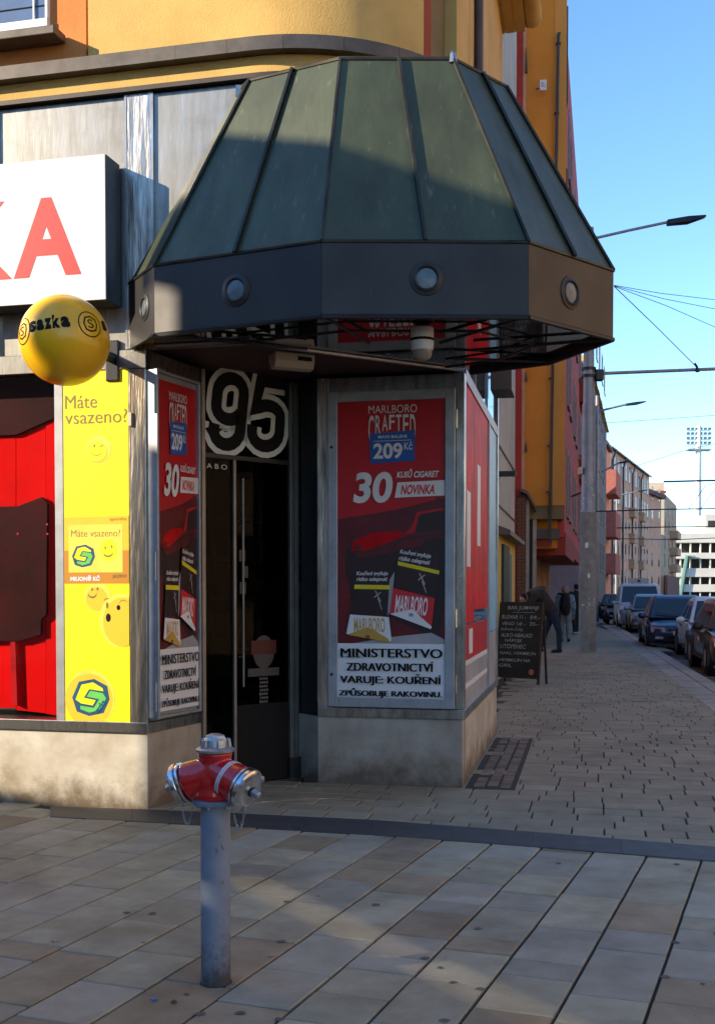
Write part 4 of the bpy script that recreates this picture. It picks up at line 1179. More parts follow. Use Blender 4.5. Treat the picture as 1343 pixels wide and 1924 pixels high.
body.lathe([(rp * 1.36, zf + .007), (rp * 1.42, zf + .014), (rp * 1.42, zf + .028), (rp * 1.36, zf + .05), (rp * 1.34, zf + hh * .42), (rp * 1.14, zf + hh * .70), (rp * 1.02, zf + hh * .80), (rp * 1.12, zf + hh * .9), (rp * 1.16, zf + hh * .97), (rp * 1.14, zn)], 40)
arms = []
zc = zf + hh * .52
for sgn, yaw, length in ((-1, 12, .122), (1, -30, .128)):
    ax = Vector((sgn * math.cos(R(yaw)), math.sin(R(yaw)) if sgn > 0 else math.sin(R(yaw)), -.36)).normalized()
    Q = ax.to_track_quat('Z', 'Y').to_matrix().to_4x4()
    Mx = Matrix.Translation((0, 0, zc + .012)) @ Q
    arms.append((Mx, ax, length))
    body.lathe([(.066, -.01), (.069, .04), (.073, .072), (.0755, length - .012), (.073, length)], 32, Mx)
bo = body.build('body', M_['redpaint'], hyd, smooth=180)
rm_ = bo.modifiers.new('remesh', 'REMESH'); rm_.mode = 'VOXEL'; rm_.voxel_size = .0045; rm_.use_smooth_shade = True
sm_ = bo.modifiers.new('smooth', 'SMOOTH'); sm_.factor = .5; sm_.iterations = 7
# cap with six lugs
capm = MB().lathe([(rp * 1.17, zn + .0005), (rp * 1.30, zn + .003), (rp * 1.32, zn + .012), (rp * 1.18, zn + .017), (rp * 1.02, zn + .022)], 36).build('top_cap', M_['alucast'], hyd, smooth=40)
MB().lathe([(rp * .84, zn + .020), (rp * .80, zn + .048), (rp * .66, zn + .056), (rp * .62, zn + .064), (rp * .3, zn + .071), (.001, zn + .073)], 32).build('cap_dome', M_['alucast'], capm, smooth=30)
for k in range(5):
    a = k * 2 * math.pi / 5 + R(-60)
    Mk = Matrix.Translation((0, 0, zn + .018)) @ Matrix.Rotation(a, 4, 'Z')
    MB().hexa([Mk @ Vector(v) for v in ((rp * .86, -.014, 0), (rp * 1.1, -.014, 0), (rp * 1.1, .014, 0), (rp * .86, .014, 0))],
              [Mk @ Vector(v) for v in ((rp * .82, -.013, .035), (rp * 1.02, -.013, .033), (rp * 1.02, .013, .033), (rp * .82, .013, .035))]).build('lug', M_['alucast'], capm, bevel=.003)
for (Mx, ax, ln), nm in zip(arms, 'ab'):
    cp_ = MB().lathe([(.0755, ln + .001), (.0795, ln + .003), (.0805, ln + .012), (.0785, ln + .0165), (.0805, ln + .018), (.082, ln + .022), (.081, ln + .038), (.073, ln + .044), (.044, ln + .050), (.001, ln + .052)], 40, Mx).build('outlet_cap', M_['polished'], hyd, smooth=40)
    MB().lathe([(.0802, ln + .0130), (.0809, ln + .0135), (.0809, ln + .0160), (.0802, ln + .0165)], 40, Mx, caps=False).build('groove', M_['ink'], cp_, smooth=40)
    MB().lathe([(.020, ln + .048), (.020, ln + .056), (.0165, ln + .057)], 20, Mx).build('boss', M_['darkmetal'], cp_, smooth=30)
    MB().lathe([(.0175, ln + .0565), (.0165, ln + .086), (.012, ln + .090)], 5, Mx @ Matrix.Rotation(.3, 4, 'Z')).build('hex_stud', M_['alucast'], cp_, bevel=.002)
    for k in range(3):
        Mk = Mx @ Matrix.Rotation(k * 2.094 + .5, 4, 'Z')
        MB().box(.062, .084, -.012, .012, ln + .036, ln + .047, Mk).build('lug', M_['alucast'], cp_, bevel=.003)
    # safety chain hanging from the cap to the flange
    p0 = Mx @ Vector((0, 0, ln + .02)) + Vector((0, -.01, -.08))
    p1 = Vector((ax.x * .09, ax.y * .09 - .03, zf - .004))
    for i in range(15):
        t = i / 14
        p = p0.lerp(p1, t); p.z -= .13 * 4 * t * (1 - t) * .62
        t2 = min(1, t + .01); q = p0.lerp(p1, t2); q.z -= .13 * 4 * t2 * (1 - t2) * .62
        tn = (q - p).normalized() if t < .99 else Vector((0, 0, 1))
        Qm = tn.to_track_quat('Z', 'Y').to_matrix().to_4x4()
        Ml = Matrix.Translation(p) @ Qm @ Matrix.Rotation(R(90) * (i % 2), 4, 'Z')
        MB().tube([Ml @ Vector((.0042 * math.cos(a), 0, .0075 * math.sin(a))) for a in [k * math.pi / 4 for k in range(8)]], .0013, 5, closed=True).build('chain_link', M_['alucast'], hyd, smooth=60)
# reflective double tape on the right arm, embossed mark
Mx, ax, ln = arms[1]
for w0, w1 in ((.060, .0675), (.0695, .077)):
    MB().lathe([(.0640, w0), (.0745, w0 + .0004), (.0752, w1 - .0004), (.0640, w1)], 40, Mx, caps=False).build('tape', M_['tape'], hyd, smooth=60)

# litter near the hydrant
def litter(name, label, px, m, sz):
    p = G(*px); p.z = .003
    mb = MB()
    for k in range(3):
        Mk = Matrix.Translation(p + Vector((rnd.uniform(-.3, .3) * sz, rnd.uniform(-.3, .3) * sz, .0))) @ Matrix.Rotation(rnd.uniform(0, 3), 4, 'Z') @ Matrix.Rotation(rnd.uniform(-.5, .5), 4, 'X')
        q = [(-sz, -sz * .6), (sz * .7, -sz * .8), (sz, sz * .5), (-sz * .5, sz * .7)]
        mb.hexa([Mk @ Vector((a, b, 0)) for a, b in q], [Mk @ Vector((a * .9, b * .9, sz * .35)) for a, b in q])
    o = mb.build(name, m); kind(o, 'thing'); tag(o, label, 'litter')
litter('sweet_wrapper', 'tiny crumpled blue wrapper lying on the slabs left of the hydrant foot', (290, 1880), M_['blueprint'], .012)
litter('dry_leaf', 'small reddish brown dry leaf on the slabs beside the hydrant foot', (327, 1884), mat('leaf_red', (.16, .045, .02), .8), .010)
litter('paper_scrap', 'pale pinkish paper scrap on the slabs right of the hydrant post', (511, 1797), mat('scrap', (.45, .27, .2), .8), .014)
litter('paper_scrap', 'beige paper scrap beside the sunken slab at the left', (103, 1769), mat('scrap2', (.42, .32, .24), .8), .013)

# gum marks trodden into the slabs (flat stains, as dark print on the stone)
gum = MB()
for i in range(26):
    p = G(rs.uniform(-40, 1380), rs.uniform(1620, 1920)); p.z = .0028
    r_ = rs.uniform(.008, .022); n = 9
    gum.poly([(p.x + r_ * rs.uniform(.7, 1.2) * math.cos(2 * math.pi * k / n), p.y + r_ * rs.uniform(.7, 1.2) * math.sin(2 * math.pi * k / n), p.z) for k in range(n)])
kind(gum.build('gum_stains', mat('gum_stain', (.12, .105, .085), .85, var=.2), pave), 'stuff')
# ================================================================== ADDED SHADE BLOCK (unseen behind the viewer: shaped to throw shade on the ground)
wv = Vector((-math.sin(SUN_AZ), -math.cos(SUN_AZ), 0))       # towards the sun
vv = Vector((-wv.y, wv.x, 0)) * -1                           # across, towards the viewer's right
if vv.x < 0: vv = -vv
base_w = 15.5
def occ(w, v, z): p = wv * w + vv * v; return Vector((p.x, p.y, z))
te = math.tan(SUN_EL)
vE = -7.47                                                   # shadow edge: just left of the shop corner
hm0 = mat('shade_box_render', (.40, .36, .30), .85)
prof = [(-30, .3), (-8.9, .45), (-8.09, 1.15), (vE, 1.32), (-5.98, 1.49), (-3.6, 1.98), (-3.0, 2.1), (4, 2.5), (30, 2.5)]   # top edge stepped to shape the shadow
across = thing('shade_block', 'unseen added block behind the viewer shaped to throw shade on the paving', 'building', occ(base_w, 4, 0))
AI = Matrix.Translation(-occ(base_w, 4, 0))
wm = MB()
for (va, ha), (vb, hb) in zip(prof, prof[1:]):
    za, zb = (base_w + ha) * te, (base_w + hb) * te
    wm.hexa([occ(base_w, va, -.2), occ(base_w, vb, -.2), occ(base_w + 9, vb, -.2), occ(base_w + 9, va, -.2)], [occ(base_w, va, za), occ(base_w, vb, zb), occ(base_w + 9, vb, zb - 2.5), occ(base_w + 9, va, za - 2.5)])
wm.build('wall', mat('pale_render_across', (.42, .38, .32), .85), across, M=AI)
for fl_ in range(2):
    for k in range(19):
        a = -20 + k * 2.6
        z = .9 + fl_ * 2.7
        MB().hexa([occ(base_w - .03, a, z), occ(base_w - .03, a + 1.2, z), occ(base_w - .002, a + 1.2, z), occ(base_w - .002, a, z)],
                  [occ(base_w - .03, a, z + 1.5), occ(base_w - .03, a + 1.2, z + 1.5), occ(base_w - .002, a + 1.2, z + 1.5), occ(base_w - .002, a, z + 1.5)]).build('window', M_['winglass'], across, M=AI)
SLOT = .024  # slit in the added screen; its sun streak stands in for reflected light
MB().hexa([occ(base_w, -8.07, 5), occ(base_w, vE, 5), occ(base_w + 2, vE, 5), occ(base_w + 2, -8.07, 5)], [occ(base_w, -8.07, (base_w + 1.3) * te + 2.55), occ(base_w, vE, (base_w + 1.3) * te + 2.55), occ(base_w + 2, vE, (base_w + 1.3) * te + 2.55), occ(base_w + 2, -8.07, (base_w + 1.3) * te + 2.55)]).build('shade_box', hm0, across, M=AI)  # added box that blocks low sun beside the shop corner
MB().hexa([occ(base_w, -7.80, (base_w + 1.3) * te + 3.5), occ(base_w, -7.36, (base_w + 1.3) * te + 3.5), occ(base_w + .02, -7.36, (base_w + 1.3) * te + 3.5), occ(base_w + .02, -7.80, (base_w + 1.3) * te + 3.5)], [occ(base_w, -7.80, (base_w + 2.6) * te + 4.15), occ(base_w, -7.36, (base_w + 2.6) * te + 4.15), occ(base_w + .02, -7.36, (base_w + 2.6) * te + 4.15), occ(base_w + .02, -7.80, (base_w + 2.6) * te + 4.15)]).build('shade_screen', M_['cladding'], across, M=AI)  # added wing that shades the canopy and leaves the ball lit
HT = (base_w + 2.6) * te + 4.15
sm2 = MB()
for (va, ha), (vb, hb) in zip(prof[3:], prof[4:]):
    sl_ = SLOT if -6.1 < va < -3.5 else -.3
    za, zb = (base_w + ha) * te + sl_, (base_w + hb) * te + sl_
    sm2.hexa([occ(base_w, va, za), occ(base_w, vb, zb), occ(base_w + .02, vb, zb), occ(base_w + .02, va, za)], [occ(base_w, va, HT), occ(base_w, vb, HT), occ(base_w + .02, vb, HT), occ(base_w + .02, va, HT)])
sm2.build('shade_screen', M_['cladding'], across, M=AI)  # added screen that shapes the shade on canopy and paving
for k in range(8):
    a = vE + 1 + 4.4 * k
    MB().hexa([occ(base_w + .3, a, 5), occ(base_w + .3, a + .1, 5), occ(base_w + .4, a + .1, 5), occ(base_w + .4, a, 5)],
              [occ(base_w + .3, a, HT), occ(base_w + .3, a + .1, HT), occ(base_w + .4, a + .1, HT), occ(base_w + .4, a, HT)]).build('shade_screen_post', M_['darkmetal'], across, M=AI)

# ================================================================== SIDE STREET
def frame_at(p, u): return Wall(p, u)
def wall_px(x1, Z1, x2, Z2):
    a, b = D(x1, 1112, Z1), D(x2, 1112, Z2)
    return Wall(a, b - a), (b - a).length
hm = dict(
    white=mat('white_render', (.55, .49, .38), .9, var=.1, scale=.8),
    orange=mat('ochre_render', (.66, .26, .03), .9, var=.08, scale=.6),
    ochre=mat('light_ochre_render', (.66, .30, .06), .9, var=.06, scale=.6),
    pilred=mat('dark_red_render', (.34, .035, .02), .85, var=.1),
    tan=mat('tan_render', (.58, .33, .20), .9, var=.08),
    brick=mat('brown_brick', (.17, .075, .035), .85, var=.25, scale=6),
    beigew=mat('beige_window_trim', (.42, .35, .27), .7),
    red=mat('coral_red_render', (.56, .075, .055), .85, var=.08, scale=.5),
    dred=mat('brick_red_render', (.36, .05, .03), .85, var=.1, scale=.5),
    grey=mat('lilac_grey_render', (.25, .22, .24), .9, var=.08),
    blue=mat('blue_render', (.13, .17, .22), .85, var=.1, scale=.4),
    pink=mat('salmon_render', (.80, .36, .22), .9, var=.08, scale=.25),
    rose=mat('rose_balcony', (.36, .12, .10), .85, var=.1),
    beige=mat('cream_render', (.62, .52, .37), .9, var=.08, scale=.25),
    roof=mat('brown_tiled_roof', (.11, .06, .045), .85, var=.2, scale=.8),
    chim=mat('brick_chimney', (.20, .075, .05), .85, var=.15),
    frame=mat('window_frame_grey', (.34, .30, .27), .6),
    conc=mat('stand_concrete', (.62, .60, .54), .85, var=.1, scale=.15),
    dark=mat('dark_area', (.03, .028, .026), .8),
    yel=mat('warm_yellow_render', (.62, .42, .10), .9, var=.1, scale=1),
    shut=mat('dark_green_shutter', (.02, .028, .022), .6), gsign=mat('green_notice', (.03, .14, .085), .5, var=.2, scale=8),
    brownplastic=mat('brown_sign', (.10, .075, .055), .5),
)
WINM = {}
def window(par, x, z, w, h, deep=.05, fm='frame', gm_='winglass'):
    k = (w, h, fm, gm_)
    if k not in WINM:
        m = MB(); t = .06
        m.box(-w / 2, w / 2, -.006, .01, 0, h)
        m2 = MB()
        for (a, b, c, d) in ((-w / 2, -w / 2 + t, 0, h), (w / 2 - t, w / 2, 0, h), (-t / 2, t / 2, .0, h), (-w / 2, w / 2, 0, t), (-w / 2, w / 2, h - t, h), (-w / 2, w / 2, h * .66, h * .66 + t * .7)):
            m2.box(a, b, -.022, -.0065, c, d)
        m2.box(-w / 2 - .06, w / 2 + .06, -.07, -.0, -.06, -.002)
        WINM[k] = (m.mesh('pane', M_[gm_]), m2.mesh('window', hm[fm]))
    g, f = WINM[k]
    o = bpy.data.objects.new('window', f); COL.objects.link(o); o.parent = par; o.location = (x, 0, z)
    p = bpy.data.objects.new('pane', g); COL.objects.link(p); p.parent = o
    return o
def house(name, label, W, ln, h, depth, m, z0=0.0, roof=None, cat='house'):
    t = thing(name, label, cat, W.M)
    B('wall', hm[m], t, 0, ln, 0, depth, z0, h)
    if roof:
        MB().prism_x([(-.35, h + .005), (depth + .2, h + .005), (depth * .5, h + roof)], -.1, ln + .1).build('roof', hm['roof'], t)
        B('eaves', hm['frame'], t, -.1, ln + .1, -.38, -.2, h - .12, h + .003)
    return t
# white house right behind the shop
FP = EF.P(lef + .02, 0, -.745)
W1 = Wall(FP, STR); l1 = W1.s(966)
wh = house('white_house', 'plain off white house front between the corner shop and the dark red pilaster', W1, l1, 24, 6, 'white')
for y in (853, 960): 
    sa, za = W1.px(945, y); B('cable', M_['darkmetal'], wh, .1, l1 - .05, -.03, -.012, za, za + .03)
sa, za = W1.px(937, 893)
B('lamp_arm', M_['darkmetal'], wh, sa, sa + .12, -.32, -.0, za - .02, za + .08)
# yellow porch with shutter and green notice
ya, yb = W1.s(936, 1050, .22), W1.s(967, 1050, .22)
po_ = thing('yellow_porch', 'low yellow porch with a dark shutter and green notice behind the chalkboard', 'porch', W1.M)
zt1 = W1.px(945, 998, .22)[1]
B('wall', hm['yel'], po_, ya, yb, -.22, -.005, 0, zt1 - .1)
MB().prism_x([(-.42, zt1 - .12), (-.42, zt1 - .04), (-.02, zt1 + .12), (-.02, zt1 - .1)], ya - .05, yb + .05).build('roof', hm['brownplastic'], po_)
B('shutter', hm['shut'], po_, ya + (yb - ya) * .14, ya + (yb - ya) * .46, -.27, -.221, .1, W1.px(945, 1024, .22)[1])
B('notice', hm['gsign'], po_, ya + (yb - ya) * .48, ya + (yb - ya) * .72, -.235, -.221, .6, W1.px(955, 1040, .22)[1])
# hanging sign boards between shop and white house
hs_ = thing('projecting_sign', 'brown projecting sign board high on the side front under the canopy', 'sign', EF.M)
a = D(938, 735, 10.2); 
sa = 2.3; za = D(936, 733, EF.P(2.3).y).z
MB().box(sa, sa + .5, -.22, -.02, za, za + .45).build('board', hm['brownplastic'], hs_, bevel=.004)
B('bracket', M_['darkmetal'], hs_, sa + .02, sa + .06, -.03, -.001, za + .2, za + .3)
# ochre house: flank of the projecting upper floors faces the viewer
ZO = 31.0
pO0 = D(966, 1112, ZO)
W2 = Wall(pO0, Vector((1, -.12, 0)))
fl2 = W2.s(1061, 700)
oh = thing('ochre_house', 'tall ochre house whose flank juts out over the pavement with a long brown drainpipe', 'house', W2.M)
zS = W2.z(1030, 950)
B('wall', hm['orange'], oh, W2.s(880), W2.s(964), .2, 3.2, 0, 27)  # hidden infill added behind the white house to stop a sun streak
B('wall', hm['orange'], oh, W2.s(984), W2.s(1036), 0, 3.2, zS, 27)
B('wall', hm['ochre'], oh, W2.s(1036) + .002, fl2, -.012, 3.2, zS, 27)
B('soffit', M_['olive'], oh, W2.s(984), fl2 - .01, .02, 3.1, zS - .35, zS - .003)
B('lower_wall', hm['orange'], oh, W2.s(1008), fl2 - .15, .6, 3.1, zS - 1.1, zS - .351)
B('beam', hm['brownplastic'], oh, W2.s(1008), fl2 - .1, .4, 3.1, zS - .85, zS - .58)
B('red_pilaster', hm['pilred'], oh, W2.s(965), W2.s(978), -.06, 1, 0, 27)
B('tan_strip', hm['tan'], oh, W2.s(978) + .002, W2.s(984) - .002, -.04, 1, zS + .4, 27)
za = W2.px(1048, 66)[1]
MB().tube([(W2.s(1052, 66), -.1, za), (W2.s(1049, 70), -.1, za), (W2.s(1048, 78), -.1, za - .1), (W2.s(1034, 600), -.1, zS - .5), (W2.s(1034, 600), -.1, zS - 1.0)], .04, 10).build('drainpipe', M_['brownmetal'], oh, smooth=40)
for y in (85, 215, 712, 838, 925):
    sa, za = W2.px(1048 - (y - 78) * .022, y)
    B('pipe_bracket', M_['brownmetal'], oh, sa - .06, sa + .06, -.15, -.013, za - .015, za + .015)
for y0, y1 in ((700, 718), (832, 850), (90, 140), (220, 240)):
    sa, za = W2.px(988, y1); zb1 = W2.px(988, y0)[1]
    MB().prism_y([(sa - .03, za), (sa + .03, za + .03), (sa, zb1)], -.10, -.001).build('wall_tie', M_['brownmetal'], oh)
# the edge of the ochre front as seen against the sky: shutters and boxes
for y0, y1 in ((0, 180), (308, 345)):
    sa, z1_ = W2.px(1078, y0); z0_ = W2.px(1077, y1)[1]
    B('roller_box', M_['darkmetal'], oh, fl2, fl2 + .05, .3, .9, z0_, z1_)
# brick pier and window trims of its ground floor
pier = B('brick_pier', hm['bed'] if 'bed' in hm else M_['bed'], oh, W2.s(970), W2.s(986), -.16, .2, 0, W2.z(976, 930))
zz = 0.02; row = 0
bt = {}
while zz < W2.z(976, 930) - .09:
    for j in range(2):
        xa = W2.s(970) - .004 + j * (W2.s(986) - W2.s(970)) / 2; wd_ = (W2.s(986) - W2.s(970)) / 2
        if row == 0 and j == 0: bt['m'] = MB().box(.004, wd_ - .006, -.012, .03, 0, .078).mesh('brick', hm['brick'])
        o = bpy.data.objects.new('brick', bt['m']); COL.objects.link(o); o.parent = pier; o.location = (xa + (.02 if row % 2 else 0), -.162 + rnd.uniform(-.004, .004), zz)
    zz += .09; row += 1
B('window_trim', hm['beigew'], oh, W2.s(987), W2.s(993), -.1, .2, 0, W2.z(990, 940))
B('window_trim', hm['beigew'], oh, W2.s(1000), W2.s(1007), .1, .5, 0, W2.z(1003, 955))
B('shop_window', hm['dark'], oh, W2.s(993), W2.s(1000), .15, .5, 0, W2.z(1003, 955))
MB().prism_y([(W2.s(976), W2.z(976, 918)), (W2.s(990), W2.z(990, 925)), (W2.s(1006), W2.z(1006, 957)), (W2.s(1006), W2.z(1006, 962)), (W2.s(989), W2.z(989, 931)), (W2.s(976), W2.z(976, 924))], -.3, .25).build('coping', hm['brownplastic'], oh)
# small antenna sign on a bracket at the tan strip
o2 = thing('small_sign', 'tiny square white sign with O2 mark on a bracket high on the ochre flank', 'sign', W2.M)
sa, za = W2.px(1020, 160, .3)
B('board', M_['signwhite'], o2, sa - .085, sa + .085, -.32, -.28, za - .13, za + .13)
B('bracket', M_['darkmetal'], o2, W2.s(1001), sa - .086, -.31, -.29, za - .1, za - .07)
mb = MB(); put_text(mb, 'O', sa - .05, sa + .02, za - .05, za + .06, -.322, .01); put_text(mb, '2', sa + .025, sa + .055, za - .07, za - .01, -.322, .01); kind(mb.build('lettering', M_['ink'], o2, fix=False), 'stuff')
# coral red house along the street
aR = W2.P(fl2 + .1); aR.y += 1.0
W3 = Wall(D(1059, 1112, ZO + 1.2), D(1089, 1112, 52) - D(1059, 1112, ZO + 1.2)); l3 = (D(1089, 1112, 52) - D(1059, 1112, ZO + 1.2)).length
H3 = W3.px(1086, 652)[1]
rh = house('coral_house', 'coral red house with balconies and satellite dishes behind the grey pole', W3, l3, 16.5, 9, 'red', z0=3.0)
for zz in (3.7, 6.9, 10.1, 13.3):
    for xx in (2.2, 4.4, 9, 11.5, 16, 18.5, 23, 26): window(rh, xx, zz, 1.3, 1.9)
for zz in (6.2, 9.4): B('balcony', hm['dred'], rh, 17, 20.5, -.55, -.005, zz, zz + 1.0)
B('ground_floor', hm['dark'], rh, 0, l3, 1.6, 9, 0, 3.0)
a_, z_ = W3.px(1069, 838, .3)
B('awning_beam', hm['dred'], rh, .1, 9, -.03, 2.2, W3.z(1062, 1045), W3.z(1062, 1003))
B('awning_beam', hm['dred'], rh, 9.02, 20, -.02, 2.2, W3.z(1062, 1035), W3.z(1062, 1003))
B('awning_beam', hm['dred'], rh, -.9, .099, .3, 3.5, W3.z(1040, 1030, -.3), W3.z(1040, 1003, -.3))
for k in range(4): B('door_column', hm['tan'], rh, 1.0 + k * 3.2, 1.3 + k * 3.2, .9, 1.2, 0, 2.54)
di = thing('satellite_dish', 'small white satellite dish on the coral red house', 'dish', W3.M)
MB().lathe([(.001, .08), (.22, .04), (.36, 0), (.35, -.01)], 20, Matrix.Translation((6.0, -.5, W3.px(1069, 838)[1] * .8)) @ Matrix.Rotation(R(100), 4, 'X')).build('reflector', M_['white'], di, smooth=50)
MB().tube([(6.0, -.5, W3.px(1069, 838)[1] * .8), (6.0, .0, W3.px(1069, 838)[1] * .8 - .2)], .03, 6).build('arm', M_['darkmetal'], di)
# grey gable, blue house
W4, l4 = wall_px(1086, 56, 1112, 60)
gh = house('grey_gable', 'lilac grey gable wall rising behind the coral red house', W4, l4, W4.px(1095, 682)[1], 8, 'grey')
B('chimney', hm['dark'], gh, .3, 1.1, .5, 2, W4.px(1095, 682)[1], W4.px(1095, 664)[1])
W5, l5 = wall_px(1100, 62, 1137, 90)
bh = house('blue_house', 'blue rendered house front just right of the grey tram pole', W5, l5, W5.px(1118, 735)[1], 9, 'blue')
MB().prism_x([(-.2, W5.px(1118, 735)[1]), (9, W5.px(1118, 735)[1]), (4.5, W5.px(1118, 735)[1] + 3.2)], 0, l5).build('roof', hm['yel'], bh)
for k in range(6):
    for f_i in range(5): window(bh, 2.2 + k * (l5 - 3) / 6, 3 + f_i * 3.2, 1.8, 1.9)
# red corner balconies beyond the blue house
W6, l6 = wall_px(1132, 96, 1146, 104)
cb = house('rose_corner_house', 'rose house corner with red balconies and a sunlit strip of wall beside the blue house', W6, l6, W6.px(1140, 845)[1], 8, 'pink')
for y0, y1 in ((862, 912), (948, 1000), (1034, 1075)):
    z1_, z0_ = W6.px(1138, y0, .8)[1], W6.px(1138, y1, .8)[1]
    B('balcony', hm['rose'], cb, -.2, l6 * .72, -1.0, -.005, z0_, z1_)
B('roof', hm['roof'], cb, -.3, l6 * .7, -.3, 6, W6.px(1140, 845)[1] + .01, W6.px(1140, 838)[1])
B('chimney', hm['chim'], cb, .3, 2.2, .6, 2, W6.px(1140, 838)[1] + .002, W6.px(1140, 812)[1])
# long salmon house
W7, l7 = wall_px(1141, 120, 1217, 152)
H7 = W7.px(1143, 838)[1]
ph = house('salmon_house', 'long salmon five storey house with rows of windows and drainpipes down the street', W7, l7, H7, 12, 'pink', roof=3.0)
nw = 12
for f_i in range(5):
    z = 1.6 + f_i * (H7 - 1.6) / 5 + .5
    for k in range(nw): window(ph, 1.5 + k * (l7 - 3) / (nw - 1), z, 1.1, 1.9)
for k in range(2, 4):
    for f_i in (1, 2, 3): B('balcony', hm['tan'], ph, k * l7 / 4 - 1.3, k * l7 / 4 + 1.3, -.6, -.01, 1.6 + f_i * (H7 - 1.6) / 5 - .4, 1.6 + f_i * (H7 - 1.6) / 5 + .7)
for k in range(4):
    xx = 2.5 + k * l7 / 4.4
    MB().tube([(xx, -.4, H7 - .1), (xx - .3, -.12, H7 - 1.2), (xx - .3, -.12, 0)], .09, 6).build('drainpipe', M_['brownmetal'], ph)
B('chimney', hm['chim'], ph, W7.s(1152), W7.s(1176), 5, 7.5, H7 + 1.5, D(1165, 817, 136).z)
B('chimney', hm['grey'], ph, W7.s(1179), W7.s(1184), 5, 6, H7 + 1.0, D(1180, 842, 141).z)
# cream houses at the end of the row
W8, l8 = wall_px(1206, 158, 1240, 170)
ch_ = house('cream_house', 'narrow cream house with a flat cornice at the end of the salmon row', W8, l8, W8.px(1215, 928)[1], 10, 'pink')
B('cornice', hm['roof'], ch_, -.2, l8 + .3, -.6, 3, W8.px(1215, 928)[1] + .002, W8.px(1215, 920)[1])
for f_i in range(5):
    for k in range(3): window(ch_, 1.5 + k * (l8 - 3) / 2, 2 + f_i * 3.1, 1.1, 1.8)
a9, b9 = D(1196, 1112, 178), D(1246, 1112, 178)
W9 = Wall(a9, b9 - a9); l9 = (b9 - a9).length
H9 = W9.px(1240, 922)[1]
eh = house('end_house', 'tall cream end house with a sunlit gable and darker window side near the stadium', W9, l9, H9, 14, 'beige')
B('attic', hm['beige'], eh, -3, l9 + .01, .3, 13, H9 + .004, W9.px(1240, 906)[1])
B('cornice', hm['dred'], eh, -3, l9 + .2, -.25, 13.5, H9 - .35, H9 + .003)
side = Wall(b9, D(1269, 1112, 204) - b9); ls_ = (D(1269, 1112, 204) - b9).length
MB().box(0.05, ls_, 0.02, 5, 0, H9 - .4).build('side_wall', hm['tan'], eh, M=W9.M.inverted() @ side.M)
for f_i in range(5):
    for k in range(4):
        o = window(eh, 0, 0, 1.3, 2.0)
        o.matrix_local = W9.M.inverted() @ side.M @ Matrix.Translation((2.0 + k * (ls_ - 4) / 3, 0, 2.6 + f_i * (H9 - 3.2) / 5))
for f_i in (1, 2, 3): MB().box(ls_ * .45, ls_ * .75, -1.2, 0, 2.0 + f_i * (H9 - 3.2) / 5, 3.2 + f_i * (H9 - 3.2) / 5).build('balcony', hm['tan'], eh, M=W9.M.inverted() @ side.M)
MB().box(-1, ls_, -.6, -.2, 0, 4).build('brick_base', hm['chim'], eh, M=W9.M.inverted() @ side.M)
# stadium stand
Ws = Wall(D(1262, 1112, 235), Vector((1, -.05, 0)))
st_ = thing('stadium_stand', 'white concrete stadium stand with dark tiers at the end of the street', 'stadium', Ws.M)
lz = lambda y: Ws.px(1300, y)[1]
B('back_wall', hm['dark'], st_, 0, 60, 2, 10, -.2, lz(1010))
for y0, y1 in ((1003, 1020), (1039, 1050), (1068, 1084), (1098, 1112)):
    B('tier', hm['conc'], st_, -.3, 60, -1.5, 3, lz(y1), lz(y0))
B('upper_block', hm['conc'], st_, Ws.s(1325), 60, .5, 9, lz(1003) + .01, lz(966))
B('upper_opening', hm['dark'], st_, Ws.s(1329), 60, .4, .49, lz(990), lz(978))
B('upper_block', hm['conc'], st_, Ws.s(1266), Ws.s(1277), .5, 9, lz(1003) + .01, lz(992))
for k in range(7): B('column', hm['conc'], st_, Ws.s(1274 + k * 18.5), Ws.s(1276 + k * 18.5), -1.2, -.5, -.2, lz(1010))
MB().tube([(Ws.s(1272), -2, 0), (Ws.s(1285), -2, lz(1045)), (Ws.s(1300), -2, lz(1048))], .4, 6).build('stair_strut', mat('green_steel', (.12, .25, .22), .6), st_)
# floodlight mast
fm_ = D(1307, 1112, 260); 
fl_t = thing('floodlight_mast', 'tall white stadium floodlight mast with four rows of lamps', 'floodlight', Vector((fm_.x, fm_.y, 0)))
zt1 = D(1307, 800, 260).z; zp = D(1307, 845, 260).z
Mf = Matrix.Identity(4)
MB().tube([(0, 0, 0), (.3, 0, zt1)], 1, 10, rad=[1.15, .55]).build('mast', M_['white'], fl_t, smooth=50)
B('platform', M_['pole'], fl_t, -2.2, 2.7, -1, 1, zp - .25, zp + .1)
lampm = MB().hexa([(-.33, -.2, -.25), (.33, -.2, -.25), (.2, .35, -.1), (-.2, .35, -.1)], [(-.33, -.45, .28), (.33, -.45, .28), (.2, .3, .2), (-.2, .3, .2)]).mesh('lamp', M_['pole'])
for r_i in range(4):
    z = zp + 1.5 + r_i * 1.02
    MB().tube([(-2.3, 0, z - .3), (2.8, 0, z - .3)], .07, 5).build('crossbar', M_['pole'], fl_t)
    for k in range(6):
        o = bpy.data.objects.new('lamp', lampm); COL.objects.link(o); o.parent = fl_t; o.location = (-2.15 + k * .94, -.1, z); o.scale = (1, 1, .9)
for k in range(12): MB().tube([(-2.2 + k * .44, -.8, zp + .1), (-2.2 + k * .44, -.8, zp + 1.0)], .04, 4).build('railing_post', M_['pole'], fl_t)

